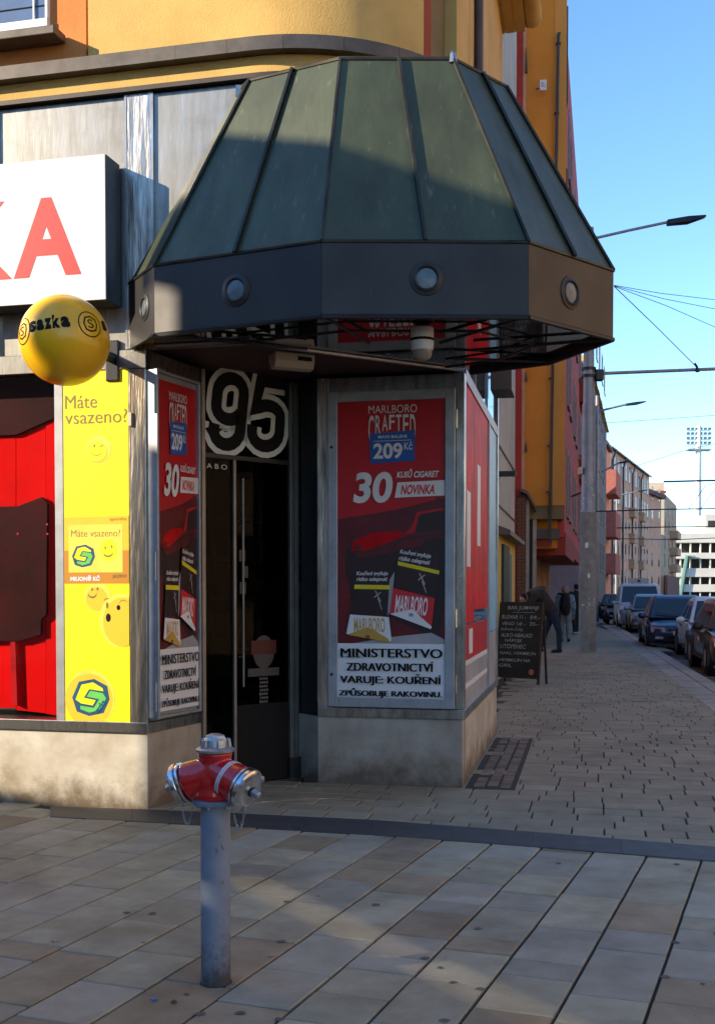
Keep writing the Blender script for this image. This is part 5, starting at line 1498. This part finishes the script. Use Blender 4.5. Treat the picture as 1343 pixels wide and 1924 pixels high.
# sunlit row on the far side of the street, beyond the right edge of the picture
for i, (c_, s0, s1, lab) in enumerate((((.75, .62, .42), -30, -14, 'cream house across the side street behind the right shoulder'), ((.75, .50, .34), -14, 2, 'salmon house across the side street beside the viewer'),
        ((.75, .56, .30), 2, 18, 'pale yellow house across the side street opposite the shop'), ((.76, .60, .40), 18, 56, 'long sand coloured house across the street opposite the parked cars'),
        ((.78, .54, .30), 56, 98, 'long ochre house across the street farther down'))):
    hm['row%d' % i] = mat('row_render_%d' % i, c_, .9, var=.08, scale=.4)
    Wr = Wall(KI[0] + KN * 17 + KD * s1, -KD)
    rw = house('row_house', lab, Wr, s1 - s0 - .1, 15, 9, 'row%d' % i, z0=-.15, roof=3.5)
    for f_i in range(4):
        for k in range(int((s1 - s0) / 3)): window(rw, 1.6 + k * 3.0, 1.2 + f_i * 3.3, 1.2, 1.8)

# ================================================================== POLES, LAMPS, WIRES
pb = G(1102.5, 1224)
pl_ = thing('tram_pole', 'thick grey concrete and steel tram pole carrying a span arm and street lamp', 'pole', pb)
w_ = lambda px: px / 2200 * pb.y
zj = D(1102, 963, pb.y).z; zk = D(1102, 760, pb.y).z; zt2 = D(1112, 428, pb.y).z
MB().lathe([(w_(16.5), 0), (w_(16), 1.9), (w_(15.5), zj)], 28).build('lower_shaft', M_['concrete'], pl_, smooth=40)
MB().lathe([(w_(14), zj + .002), (w_(13), zj + .05), (w_(12.4), zk)], 28).build('middle_shaft', M_['pole'], pl_, smooth=40)
MB().lathe([(w_(11.2), zk + .002), (w_(10.6), zk + .05), (w_(7.5), zt2)], 24).build('upper_shaft', M_['pole'], pl_, smooth=40)
za = D(1120, 703, pb.y).z
MB().tube([(w_(8), -.05, za), (w_(260), .1, za + .16)], w_(3.2), 10).build('span_arm', M_['pole'], pl_, smooth=50)
for dz in (0, .18): MB().lathe([(w_(13.5), za - .08 + dz), (w_(13.5), za - .02 + dz)], 20).build('clamp', M_['darkmetal'], pl_, smooth=30)
B('clamp_box', M_['darkmetal'], pl_, w_(11), w_(26), -.14, .1, za - .17, za + .1, .02)
sa = D(1118, 448, pb.y).z
def lamp_arm(par, x0, z0, x1, z1, hx1, hz1, k=1.0):
    MB().tube([(x0, 0, z0), (x0 + (x1 - x0) * .5, -.05, z0 + (z1 - z0) * .52), (x1, -.1, z1)], .035 * k, 8).build('lamp_arm', M_['pole'], par, smooth=50)
    dx, dz = hx1 - x1, hz1 - z1
    Mh = Matrix.Translation((x1, -.1, z1)) @ Matrix.Rotation(-math.atan2(dz, dx), 4, 'Y')
    ln = math.hypot(dx, dz)
    MB().hexa([Mh @ Vector(v) for v in ((0, -.12, -.07), (ln * .55, -.16, -.09), (ln, -.1, -.01), (ln, .1, -.01), (ln * .55, .16, -.09), (0, .12, -.07))],
              [Mh @ Vector(v) for v in ((0, -.08, .05), (ln * .55, -.1, .06), (ln, -.06, .04), (ln, .06, .04), (ln * .55, .1, .06), (0, .08, .05))]).build('lamp_head', M_['darkmetal'], par, bevel=.01)
lamp_arm(pl_, w_(8), sa, w_(1247 - 1105), D(1247, 420, pb.y).z, w_(1318 - 1105), D(1318, 410, pb.y).z)
B('sticker', M_['whiteprint'], pl_, -w_(3), w_(1), -w_(16.4), -w_(15.9), D(1100, 1086, pb.y).z, D(1100, 1078, pb.y).z)
B('sticker', M_['tape'], pl_, -w_(8), w_(2), -w_(15.5), -w_(15.0), D(1100, 1030, pb.y).z, D(1100, 1020, pb.y).z)
marks = MB()
for i in range(26):
    a = rnd.uniform(-2.6, -.5); z = rnd.choice((rnd.uniform(1.0, 1.25), rnd.uniform(3.2, 4.4))); r_ = w_(16.2 if z < 2 else 15.75)
    for k in range(2):
        a2 = a + rnd.uniform(-.1, .1); z2 = z + rnd.uniform(-.08, .08); da = rnd.uniform(.02, .12); dz = rnd.uniform(.015, .05)
        marks.poly([(r_ * math.cos(a2), r_ * math.sin(a2), z2), (r_ * math.cos(a2 + da), r_ * math.sin(a2 + da), z2 + rnd.uniform(-.02, .02)), (r_ * math.cos(a2 + da), r_ * math.sin(a2 + da), z2 + dz), (r_ * math.cos(a2), r_ * math.sin(a2), z2 + dz)])
kind(marks.build('paper_remnants', M_['digitgrey'], pl_), 'stuff')
B('speaker_can', M_['cream'], pl_, -w_(18.5), -w_(13), -.2, .1, D(1100, 892, pb.y).z, D(1100, 878, pb.y).z, .03)
# second and third lamp poles down the street
for i, (x, Y, yt, (ax_, ay), (hx_, hy), lab) in enumerate((
        (1119, 62, 740, (1172, 757), (1209, 752), 'slim lamp post with its arm just above the blue house'),
        (1119, 82, 860, (1160, 867), (1182, 864), 'distant lamp post whose arm crosses the rose house corner'),
        (1157, 110, 900, (1196, 921), (1214, 919), 'far lamp post in front of the salmon house'))):
    b = D(x, 1112, Y); b.z = -.1
    lp = thing('street_lamp', lab, 'street lamp', b, 'lamp posts down the street')
    zt_l = D(x, yt, Y).z
    MB().tube([(0, 0, 0), (0, 0, zt_l)], .12, 10, rad=[.16, .09]).build('post', M_['pole'], lp, smooth=50)
    lamp_arm(lp, 0, D(x, yt + 30, Y).z, (ax_ - x) / 2200 * Y, D(ax_, ay, Y).z, (hx_ - x) / 2200 * Y, D(hx_, hy, Y).z, 1.6)
def wire(label, pts, r=.012, m='wire', name='overhead_wire'):
    P = [D(*p) for p in pts]
    o = MB().tube(P, r, 5).build(name, M_[m]); kind(o, 'thing')
    tag(o, label, 'wire', 'overhead wires')
wire('stay wire running from the canopy edge down to the span arm fitting', [(1153, 538, 27), (1230, 612, 29), (1306, 688, pb.y + .1)], .011)
wire('uppermost thin wire sloping from the canopy edge to the right', [(1153, 536, 27), (1240, 551, 29), (1400, 570, 33)], .008)
wire('second thin wire below the uppermost one right of the canopy', [(1153, 537, 27), (1245, 561, 29), (1400, 592, 33)], .008)
wire('third thin wire sagging from the canopy edge to the right', [(1153, 538, 27), (1250, 574, 29), (1400, 640, 33)], .008)
wire('thin wire crossing the sky above the pink chimney', [(1130, 795, 60), (1250, 787, 60), (1400, 776, 60)], .012)
wire('thin wire passing behind the floodlight lamps', [(1180, 880, 80), (1280, 848, 80), (1400, 820, 80)], .015)
wire('thick dark span wire at the height of the end house attic', [(1246, 905, 70), (1400, 901, 70)], .055)
wire('dark span wire crossing the salmon house halfway up', [(1118, 961, 60), (1240, 957, 60), (1400, 955, 60)], .035)
wire('lower dark span wire above the stand roof', [(1157, 992, 90), (1260, 990, 90), (1400, 989, 90)], .045)
wire('faint wire over the stand tiers', [(1160, 1012, 100), (1270, 1014, 100), (1400, 1008, 100)], .035)
wire('slanting hanger wire left of the floodlight mast', [(1294, 955, 72), (1325, 912, 70), (1345, 908, 70)], .02)
wire('slanting hanger wire right of the floodlight mast', [(1316, 955, 72), (1343, 918, 71)], .02)
fit = thing('insulator', 'dark insulator fitting on the span arm at the right', 'insulator', D(1308, 690, pb.y))
MB().tube([(-.06, 0, .1), (0, 0, .02), (.02, 0, -.06)], .03, 6).build('body', M_['darkmetal'], fit)
MB().tube([(.02, 0, -.06), (.02, 0, -.12)], .05, 6).build('clip', M_['darkmetal'], fit)

# ================================================================== CHALKBOARD
pA0, pA1 = G(931, 1282.5), G(1012, 1287)
WA = Wall(pA0, pA1 - pA0); la = (pA1 - pA0).length
ab = thing('chalkboard', 'black A board with chalk bar menu standing on the side street pavement', 'sign', WA.M)
ht = WA.px(985, 1131)[1]
Ma = Matrix.Rotation(R(-6), 4, 'X')
MB().box(0.01, la - .01, -.015, .015, .10, ht, Ma).build('board', M_['chalkboard'], ab, bevel=.004)
for a, b in ((0, .035), (la - .035, la)): MB().box(a, b, -.02, .02, 0, ht + .005, Ma).build('frame_post', M_['wood'], ab)
MB().box(.036, la - .036, -.02, .02, ht - .03, ht + .005, Ma).build('frame_rail', M_['wood'], ab)
MB().box(.036, la - .036, -.02, .02, .09, .12, Ma).build('frame_rail', M_['wood'], ab)
for a in (.0, la - .03): MB().hexa([(a, .26, 0), (a + .03, .26, 0), (a + .03, .29, 0), (a, .29, 0)], [(a, .14, ht), (a + .03, .14, ht), (a + .03, .16, ht), (a, .16, ht)]).build('rear_leg', M_['wood'], ab)
def chalk(items, m='chalk'):
    mb = MB()
    for t, u0, u1, v0, v1 in items: put_text(mb, t, u0 * la, u1 * la, ht - v1 * ht, ht - v0 * ht, -.0165, .004, .12, lambda x, z, y: Ma @ Vector((x, y, z)))
    kind(mb.build('lettering', M_[m], ab, fix=False), 'stuff')
chalk([('BAR JUMANJI', .2, .9, .045, .105), ('BUDVAR 11 -', .07, .62, .16, .205), ('59,-', .72, .95, .165, .215), ('VÍNO 1dl -', .07, .62, .235, .285), ('25,-', .72, .93, .245, .29),
       ('KÁVA-ČAJ', .07, .56, .31, .36), ('ALKO-NEALKO', .07, .80, .385, .43), ('NÁPOJE', .17, .56, .445, .50), ('UTOPENEC', .07, .66, .52, .57), ('NAKL. HERMELÍN', .07, .90, .60, .645), ('HERMELÍN NA', .07, .78, .685, .73), ('GRIL', .07, .36, .76, .80)])
mb = MB(); mb.box(.3 * la, .82 * la, -.0168, -.0155, ht * .873, ht * .877, Ma); mb.build('underline', M_['chalk'], ab)
MB().lathe([(.048, .0), (.048, .004)], 20, Ma @ Matrix.Translation((.82 * la, -.0155, .2)) @ Matrix.Rotation(R(90), 4, 'X')).build('round_badge', mat('badge_orange', (.5, .2, .12), .5), ab)
# ================================================================== PARKED CARS
paints = {}
def paint(n, c, metal=.4, rough=.3):
    if n not in paints: paints[n] = mat('car_paint_' + n, c, rough, metal, var=.06, scale=2, coat=.5)
    return paints[n]
cmat = dict(glass=mat('car_glass', (.012, .016, .022), .05, 0, var=.2, spec=.9), tyre=mat('tyre_rubber', (.018, .018, .018), .85, 0, bump=.1), rim=mat('wheel_rim', (.35, .36, .37), .35, .8),
            trim=mat('black_trim', (.015, .015, .016), .5), lamp=mat('headlamp', (.52, .54, .56), .12, .3, var=.2, scale=9, coat=.5), chrome=mat('chrome', (.7, .7, .7), .15, 1.0), plate=mat('number_plate', (.7, .7, .68), .5))
def car(label, px, py, Lc, Wc, Hc, p, van=False, suv=False, sign=False, group='cars parked along the kerb'):
    g = G(px, py, -.11)
    M = Matrix(((KN.x, KD.x, 0, g.x), (KN.y, KD.y, 0, g.y), (0, 0, 1, -.11), (0, 0, 0, 1)))
    t = thing('parked_van' if van else 'parked_car', label, 'van' if van else 'car', M, group)
    # x: 0..Wc from the kerb side, y: 0 front .. Lc rear, z up
    cx = Wc / 2; h = Wc / 2
    belt = Hc * (.56 if van else .60); hood = Hc * (.54 if not suv else .60); sill = .20
    if van: hood = Hc * .54
    st_ = [  # y, half-width scale, bottom, top
        (0.0, .74, .30, hood * .62), (.04, .84, .24, hood * .74), (.16, .94, .21, hood * .83), (.45, .985, sill, hood * .90), (1.0, 1.0, sill, hood * .985),
        (1.25, 1.0, sill, belt), (Lc * .55, 1.0, sill, belt * 1.02), (Lc - .5, .99, sill, belt * 1.05), (Lc - .12, .94, .24, belt * 1.02), (Lc, .86, .32, belt * .96)]
    if van: st_[4] = (.75, 1.0, sill, hood * .99); st_[5] = (.95, 1.0, sill, belt)
    sec = []
    for y, k, zb, zt in st_:
        w = h * k
        half = [(w * .90, zb), (w * .985, zb + (zt - zb) * .16), (w, zb + (zt - zb) * .45), (w * .985, zb + (zt - zb) * .78), (w * .93, zb + (zt - zb) * .93), (w * .78, zt - .005), (w * .4, zt + .022)]
        loop = [(cx + a, y + (abs(a) / h) ** 3 * (.16 if y < .3 else -.10 if y > Lc - .3 else 0), z) for a, z in half] + [(cx - a, y + (abs(a) / h) ** 3 * (.16 if y < .3 else -.10 if y > Lc - .3 else 0), z) for a, z in reversed(half)]
        sec.append(loop)
    n = len(sec[0]); mb = MB()
    vs = [v for l in sec for v in l]; fs = []
    for i in range(len(sec) - 1):
        for k in range(n): fs.append((i * n + k, i * n + (k + 1) % n, (i + 1) * n + (k + 1) % n, (i + 1) * n + k))
    fs += [tuple(range(n))[::-1], tuple(range((len(sec) - 1) * n, len(sec) * n))]
    mb.add(vs, fs)
    mb.build('body', p, t, smooth=40)
    # cabin
    if van: ys = (.85, 1.45, Lc - .35, Lc - .06)
    elif suv: ys = (1.05, 1.75, Lc - .7, Lc - .12)
    else: ys = (1.05, 1.85, Lc - 1.05, Lc - .25)
    wb, wt = h * .93, h * (.80 if van else .70)
    bz = belt - .03
    P = lambda sx, y, w, z: (cx + sx * w, y, z)
    bot = [P(-1, ys[0], wb, bz), P(1, ys[0], wb, bz), P(1, ys[3], wb * .96, bz), P(-1, ys[3], wb * .96, bz)]
    mid = [P(-1, ys[1] - .06, wt, Hc - .09), P(1, ys[1] - .06, wt, Hc - .09), P(1, ys[2] + .06, wt * .96, Hc - .09), P(-1, ys[2] + .06, wt * .96, Hc - .09)]
    top = [P(-1, ys[1] + .16, wt * .86, Hc), P(1, ys[1] + .16, wt * .86, Hc), P(1, ys[2] - .1, wt * .84, Hc - .02), P(-1, ys[2] - .1, wt * .84, Hc - .02)]
    m = MB(); vs = bot + mid + top
    m.add(vs, [(0, 1, 5, 4), (1, 2, 6, 5), (2, 3, 7, 6), (3, 0, 4, 7), (4, 5, 9, 8), (5, 6, 10, 9), (6, 7, 11, 10), (7, 4, 8, 11), (8, 9, 10, 11), (0, 3, 2, 1)])
    m.build('roof', p, t, smooth=50, bevel=.03)
    def panel(name, q, mt, off, parent=t):
        q = [Vector(v) for v in q]; nn = (q[1] - q[0]).cross(q[3] - q[0]).normalized()
        c = sum(q, Vector()) / 4
        if nn.dot(c - Vector((cx, Lc / 2, Hc * .5))) < 0: nn = -nn
        return MB().hexa([v - nn * .01 for v in q], [v + nn * off for v in q]).build(name, mt, parent)
    def lerp4(q, a0_, a1_, b0_, b1_):
        q = [Vector(v) for v in q]
        f = lambda a, b: (q[0].lerp(q[1], a)).lerp(q[3].lerp(q[2], a), b)
        return [f(a0_, b0_), f(a1_, b0_), f(a1_, b1_), f(a0_, b1_)]
    panel('windshield', lerp4([bot[0], bot[1], mid[1], mid[0]], .055, .945, .10, .95), cmat['glass'], .006)
    panel('rear_window', lerp4([bot[2], bot[3], mid[3], mid[2]], .08, .92, .2, .92), cmat['glass'], .006)
    for (a, b, c, d) in ((bot[3], bot[0], mid[0], mid[3]), (bot[1], bot[2], mid[2], mid[1])):
        flip = a == bot[3]
        for (u0, u1) in ((.05, .44), (.50, .88)):
            if flip: u0, u1 = 1 - u1, 1 - u0
            panel('side_window', lerp4([a, b, c, d], u0, u1, .14, .92), cmat['glass'], .006)
    # front: lamps, grille, intake, plate, badge
    zl = hood * .70
    for sx in (-1, 1):
        q = [(cx + sx * h * .92, .20, zl - .07), (cx + sx * h * .50, .02, zl - .05), (cx + sx * h * .52, .06, zl + .05), (cx + sx * h * .93, .30, zl + .10)]
        panel('headlight', q, cmat['lamp'], .02)
        panel('fog_light', [(cx + sx * h * .80, .09, .34), (cx + sx * h * .58, .03, .34), (cx + sx * h * .58, .03, .40), (cx + sx * h * .80, .09, .41)], cmat['lamp'], .012)
    gr = panel('grille', [(cx - h * .46, .02, zl - .06), (cx + h * .46, .02, zl - .06), (cx + h * .42, .05, zl + .06), (cx - h * .42, .05, zl + .06)], cmat['trim'], .012)
    for k in range(3): MB().box(cx - h * .44, cx + h * .44, -.012 + .008 * k, .03, zl - .05 + k * .045, zl - .038 + k * .045).build('grille_bar', cmat['chrome'], gr)
    MB().lathe([(.045, 0), (.04, .015)], 14, Matrix.Translation((cx, -.002, zl + .005)) @ Matrix.Rotation(R(90), 4, 'X')).build('badge', cmat['chrome'], gr)
    panel('lower_intake', [(cx - h * .62, .02, .27), (cx + h * .62, .02, .27), (cx + h * .55, .0, .42), (cx - h * .55, .0, .42)], cmat['trim'], .014)
    panel('number_plate', [(cx - .26, -.005, .44), (cx + .26, -.005, .44), (cx + .26, -.005, .55), (cx - .26, -.005, .55)], cmat['plate'], .012)
    MB().box(cx - h * .95, cx + h * .95, .03, .2, .17, .235).build('front_lip', cmat['trim'], t)
    for sx in (-1, 1):
        MB().sphere((cx + sx * (h + .10), ys[0] + .35, belt + .03), .11, 12, 8, (1, .6, .75)).build('mirror', p if not suv else cmat['trim'], t, smooth=180)
        MB().box(min(cx + sx * h * .92, cx + sx * (h + .06)), max(cx + sx * h * .92, cx + sx * (h + .06)), ys[0] + .32, ys[0] + .37, belt - .02, belt + .02).build('mirror_arm', cmat['trim'], t)
        MB().box(cx + sx * (h + .002) - .004, cx + sx * (h + .002) + .004, 1.35, Lc - 1.3, .28, .34).build('sill_trim', cmat['trim'], t)
        MB().box(cx + sx * (h + .012) - .008, cx + sx * (h + .012) + .008, ys[0] + 1.2, ys[0] + 1.38, belt - .12, belt - .09).build('door_handle', cmat['trim'], t)
        for yw in (.85, Lc - .85):
            Mw = Matrix.Translation((cx + sx * (h - .09), yw, .325)) @ Matrix.Rotation(R(90), 4, 'Y')
            MB().lathe([(.38, -.105), (.385, 0), (.38, .102)], 24, Mw).build('wheel_arch', cmat['trim'], t, smooth=30)
            wh_ = MB().lathe([(.20, -.112), (.29, -.116), (.325, -.09), (.325, .09), (.29, .116), (.20, .112)], 28, Mw).build('wheel', cmat['tyre'], t, smooth=40)
            r_ = MB().lathe([(.19, -.118), (.03, -.10), (.03, .10), (.19, .118)], 10, Mw).build('rim', cmat['rim'], wh_)
    if sign:
        MB().box(cx - .42, cx + .42, ys[1] + .3, ys[1] + .5, Hc + .02, Hc + .22).build('roof_sign', mat('cream_roof_sign', (.55, .54, .46), .5), t, bevel=.02)
        MB().box(cx - .06, cx + .06, ys[1] + .288, ys[1] + .299, Hc + .07, Hc + .16).build('sign_mark', cmat['trim'], t)
    for k in (-1, 1): MB().tube([(cx + k * .02, ys[0] + .03, belt + .01), (cx + k * .35 - .3, ys[0] + .12, belt + .12)], .012, 4).build('wiper', cmat['trim'], t)
    return t
car('dark brown car nearest the viewer at the right edge of the kerb row', 1336, 1274, 4.4, 1.8, 1.50, paint('brown', (.055, .035, .022)), suv=True)
car('white car half hidden behind the dark brown car', 1297, 1243, 4.2, 1.78, 1.50, paint('white', (.62, .62, .62), 0))
car('dark blue car with a wide chrome barred grille facing the viewer', 1218, 1224, 4.5, 1.80, 1.52, paint('blue', (.012, .035, .10)))
car('silver grey hatchback between the blue car and the white van', 1184, 1189, 4.0, 1.7, 1.52, paint('silver', (.30, .32, .35)))
car('white van with a cream sign on its roof', 1160, 1183, 4.9, 1.95, 1.98, paint('vanwhite', (.60, .61, .62), 0), van=True, sign=True)
car('black car behind the white van with its pale mirror showing', 1138, 1171, 4.4, 1.78, 1.5, paint('black', (.012, .012, .014)))
car('farthest dark car of the kerb row beside the tram pole', 1128, 1160, 4.3, 1.78, 1.48, paint('black', (.012, .012, .014)))

# ================================================================== PEOPLE
def blob(chains, name, m, par, vox=.018, it=4):
    mb = MB()
    for ch in chains:
        if isinstance(ch, tuple):
            c, r = ch
            mb.sphere(c, 1.0, 16, 10, r)
        else:
            mb.tube([p for p, r in ch], 0, 10, rad=[r for p, r in ch])
            for p, r in (ch[0], ch[-1]): mb.sphere(p, r, 10, 8)
    o = mb.build(name, m, par, smooth=180)
    q = o.modifiers.new('remesh', 'REMESH'); q.mode = 'VOXEL'; q.voxel_size = vox; q.use_smooth_shade = True
    q = o.modifiers.new('smooth', 'SMOOTH'); q.factor = .5; q.iterations = it
    return o
skin = mat('skin', (.45, .26, .18), .6, 0, var=.08)
def cloth(n, c, **k): return mat(n, c, .9, 0, var=.15, scale=9, bump=.15, bscale=40, **k)
def hand(p, d):
    p = Vector(p); d = Vector(d).normalized(); sd = d.cross(Vector((0, 1, 0)))
    if sd.length < .1: sd = Vector((1, 0, 0))
    sd.normalize(); nn = d.cross(sd)
    ch = [[(p, .03), (p + d * .07, .036)]]
    for k, ln in enumerate((.062, .075, .078, .07)):
        b = p + d * .075 + sd * (-.028 + .018 * k)
        ch.append([(b, .0095), (b + d * ln * .5 + nn * .008, .009), (b + d * ln + nn * .03, .0075)])
    ch.append([(p + d * .02 + sd * .03, .011), (p + d * .055 + sd * .058 + nn * .01, .009)])
    return ch
def person(label, base, yaw, J, look):
    """J: joint positions in metres (x along the street front, z up); look: clothing materials."""
    t = thing('person', label, 'person', Matrix.Translation(base) @ Matrix.Rotation(yaw, 4, 'Z'))
    V = {k: Vector(v) for k, v in J.items()}
    hd = V['head']; fd = V['face'].normalized()
    chains = [[(V['pelvis'], .13), (V['chest'], .15)], [(V['chest'], .13), (V['neck'], .055), (hd, .06)], (hd + Vector((0, 0, .01)), (.078, .092, .115)), [(hd + fd * .05 + Vector((0, 0, -.06)), .05), (hd + fd * .07 + Vector((0, 0, -.08)), .03)],
              [(hd + fd * .08, .018), (hd + fd * .105 + Vector((0, 0, -.015)), .014)]]
    for sd in 'lr':
        chains.append([(V['hip' + sd], .085), (V['knee' + sd], .055), (V['ankle' + sd], .04)])
        chains.append([(V['sho' + sd], .055), (V['elb' + sd], .042), (V['wri' + sd], .03)])
        chains += hand(V['wri' + sd], V['wri' + sd] - V['elb' + sd])
        e = hd + Vector((0, 0, .0)) + fd.cross(Vector((0, 0, 1))).normalized() * (.078 if sd == 'l' else -.078)
        chains.append((e, (.02, .025, .035)))
    blob(chains, 'body', skin, t, .012, 2)
    eyes = MB()
    side = fd.cross(Vector((0, 0, 1))).normalized()
    for k in (-1, 1): eyes.sphere(hd + fd * .088 + side * .032 * k + Vector((0, 0, .015)), .012, 8, 6)
    kind(eyes.build('eyes', M_['ink'], t, smooth=180), 'stuff')
    blob([(hd - fd * .022 + Vector((0, 0, .032)), (.088, .1, .105))], 'hair', look['hair'], t, .016, 2)
    jk = [[(V['pelvis'] * .85 + V['chest'] * .15, look.get('hem', .19)), (V['pelvis'].lerp(V['chest'], .5), .185), (V['chest'], .195), (V['chest'].lerp(V['neck'], .55), .15), (V['neck'], .085)]]
    for sd in 'lr': jk.append([(V['sho' + sd], .095), (V['elb' + sd], .072), (V['wri' + sd], .055)]); jk.append([(V['chest'], .15), (V['sho' + sd], .10)])
    blob(jk, 'jacket', look['jacket'], t)
    tr = []
    for sd in 'lr': tr += [[(V['pelvis'] + (V['hip' + sd] - V['pelvis']) * .5, .125), (V['hip' + sd], .115), (V['knee' + sd], .08), (V['ankle' + sd] + Vector((0, 0, .02)), .065)]]
    blob(tr, 'trousers', look['trousers'], t)
    for sd in 'lr':
        a = V['ankle' + sd]; tf = V.get('toe', fd * 1.0); tf = Vector((tf.x, tf.y, 0)).normalized()
        blob([[(Vector((a.x, a.y, .055)) - tf * .03, .05), (Vector((a.x, a.y, .045)) + tf * .10, .045), (Vector((a.x, a.y, .035)) + tf * .17, .035)]], 'shoe', look['shoe'], t, .012, 2)
    return t, V
blk = cloth('black_cloth', (.018, .017, .018)); brn = cloth('dark_brown_parka', (.035, .026, .020)); nvy = cloth('navy_denim', (.020, .026, .05))
hair = cloth('dark_hair', (.02, .014, .010)); shoe = cloth('black_shoe', (.016, .016, .016)); wsh = cloth('white_shoe', (.6, .6, .6)); gry = cloth('pale_grey_trousers', (.26, .27, .30))
pat = mat('blue_patterned_jacket', (.10, .20, .27), .9, 0, col2=(.30, .34, .36), scale=12, sharp=.15); pinkhat = cloth('beige_pink_hood', (.36, .22, .18)); fur = cloth('brown_fur_trim', (.09, .062, .042))
b1 = G(1036, 1226); b1.z = 0
k1_ = 1.0
t1, V1 = person('bending person in a dark parka and navy trousers leaning behind the chalkboard', b1, 0, dict(
    pelvis=(0, 0, 1.0), chest=(-.30, 0, 1.42), neck=(-.56, 0, 1.44), head=(-.72, 0, 1.33), face=(-.75, -.1, -.65), toe=(-1, 0, 0),
    hipl=(.02, .1, .96), hipr=(.02, -.1, .96), kneel=(-.14, .12, .52), kneer=(.16, -.12, .50), anklel=(-.26, .12, .09), ankler=(.16, -.12, .09),
    shol=(-.46, .19, 1.40), shor=(-.46, -.19, 1.40), elbl=(-.60, .22, 1.10), elbr=(-.60, -.22, 1.12), wril=(-.80, .16, .98), wrir=(-.80, -.16, 1.0)),
    dict(hair=hair, jacket=brn, trousers=nvy, shoe=shoe, hem=.20))
blob([[(V1['neck'] + Vector((.06, -.1, .07)), .07), (V1['chest'] + Vector((.06, 0, .17)), .09), (V1['neck'] + Vector((.06, .1, .07)), .07)]], 'fur_hood', fur, t1, .02, 2)
stand = lambda h, sp=.0, arm=.0: dict(pelvis=(0, 0, .53 * h), chest=(0, .0, .74 * h), neck=(0, .0, .84 * h), head=(0, .0, .925 * h), face=(0, 1, 0), toe=(0, 1, 0),
    hipl=(-.09, 0, .51 * h), hipr=(.09, 0, .51 * h), kneel=(-.10, .03 + sp, .28 * h), kneer=(.10, .03 - sp, .28 * h), anklel=(-.10, -.02 + 1.4 * sp, .055 * h), ankler=(.10, -.02 - 1.4 * sp, .055 * h),
    shol=(-.185, 0, .80 * h), shor=(.185, 0, .80 * h), elbl=(-.25, -.03, .63 * h), elbr=(.25, -.03, .63 * h), wril=(-.24, .08, .48 * h), wrir=(.24, .08, .48 * h))
b2 = G(1061, 1206); b2.z = 0
t2, V2 = person('person walking away in a blue patterned jacket with a black backpack and pale trousers', b2, R(-8), stand(1.66, .06), dict(hair=pinkhat, jacket=pat, trousers=gry, shoe=shoe))
bp = V2['chest']
pk = blob([[(bp + Vector((0, -.26, .12)), .13), (bp + Vector((0, -.28, -.12)), .16), (bp + Vector((0, -.27, -.30)), .14)]], 'backpack', blk, t2, .02, 3)
for k in (-1, 1): MB().tube([bp + Vector((k * .11, -.2, .18)), bp + Vector((k * .13, .05, .24)), bp + Vector((k * .14, .19, .05)), bp + Vector((k * .15, -.14, -.25))], .018, 6).build('backpack_strap', blk, t2, smooth=60)
blob([(V2['head'] + Vector((0, -.03, .02)), (.115, .12, .14))], 'hood', pinkhat, t2, .016, 2)
b3 = G(1081, 1192); b3.z = 0
t3, V3 = person('person in dark clothes with white shoes mostly hidden by the tram pole', b3, R(10), stand(1.78, -.10), dict(hair=hair, jacket=blk, trousers=blk, shoe=wsh))
MB().box(-.42, -.24, -.1, .1, .95, 1.2).build('white_bag', cloth('white_bag', (.55, .55, .57)), t3, bevel=.03)
b4 = G(1060, 1190); b4.z = 0
t4, V4 = person('dark haired person in black behind the one with the backpack', b4, R(-5), stand(1.72, .05), dict(hair=hair, jacket=blk, trousers=nvy, shoe=shoe))
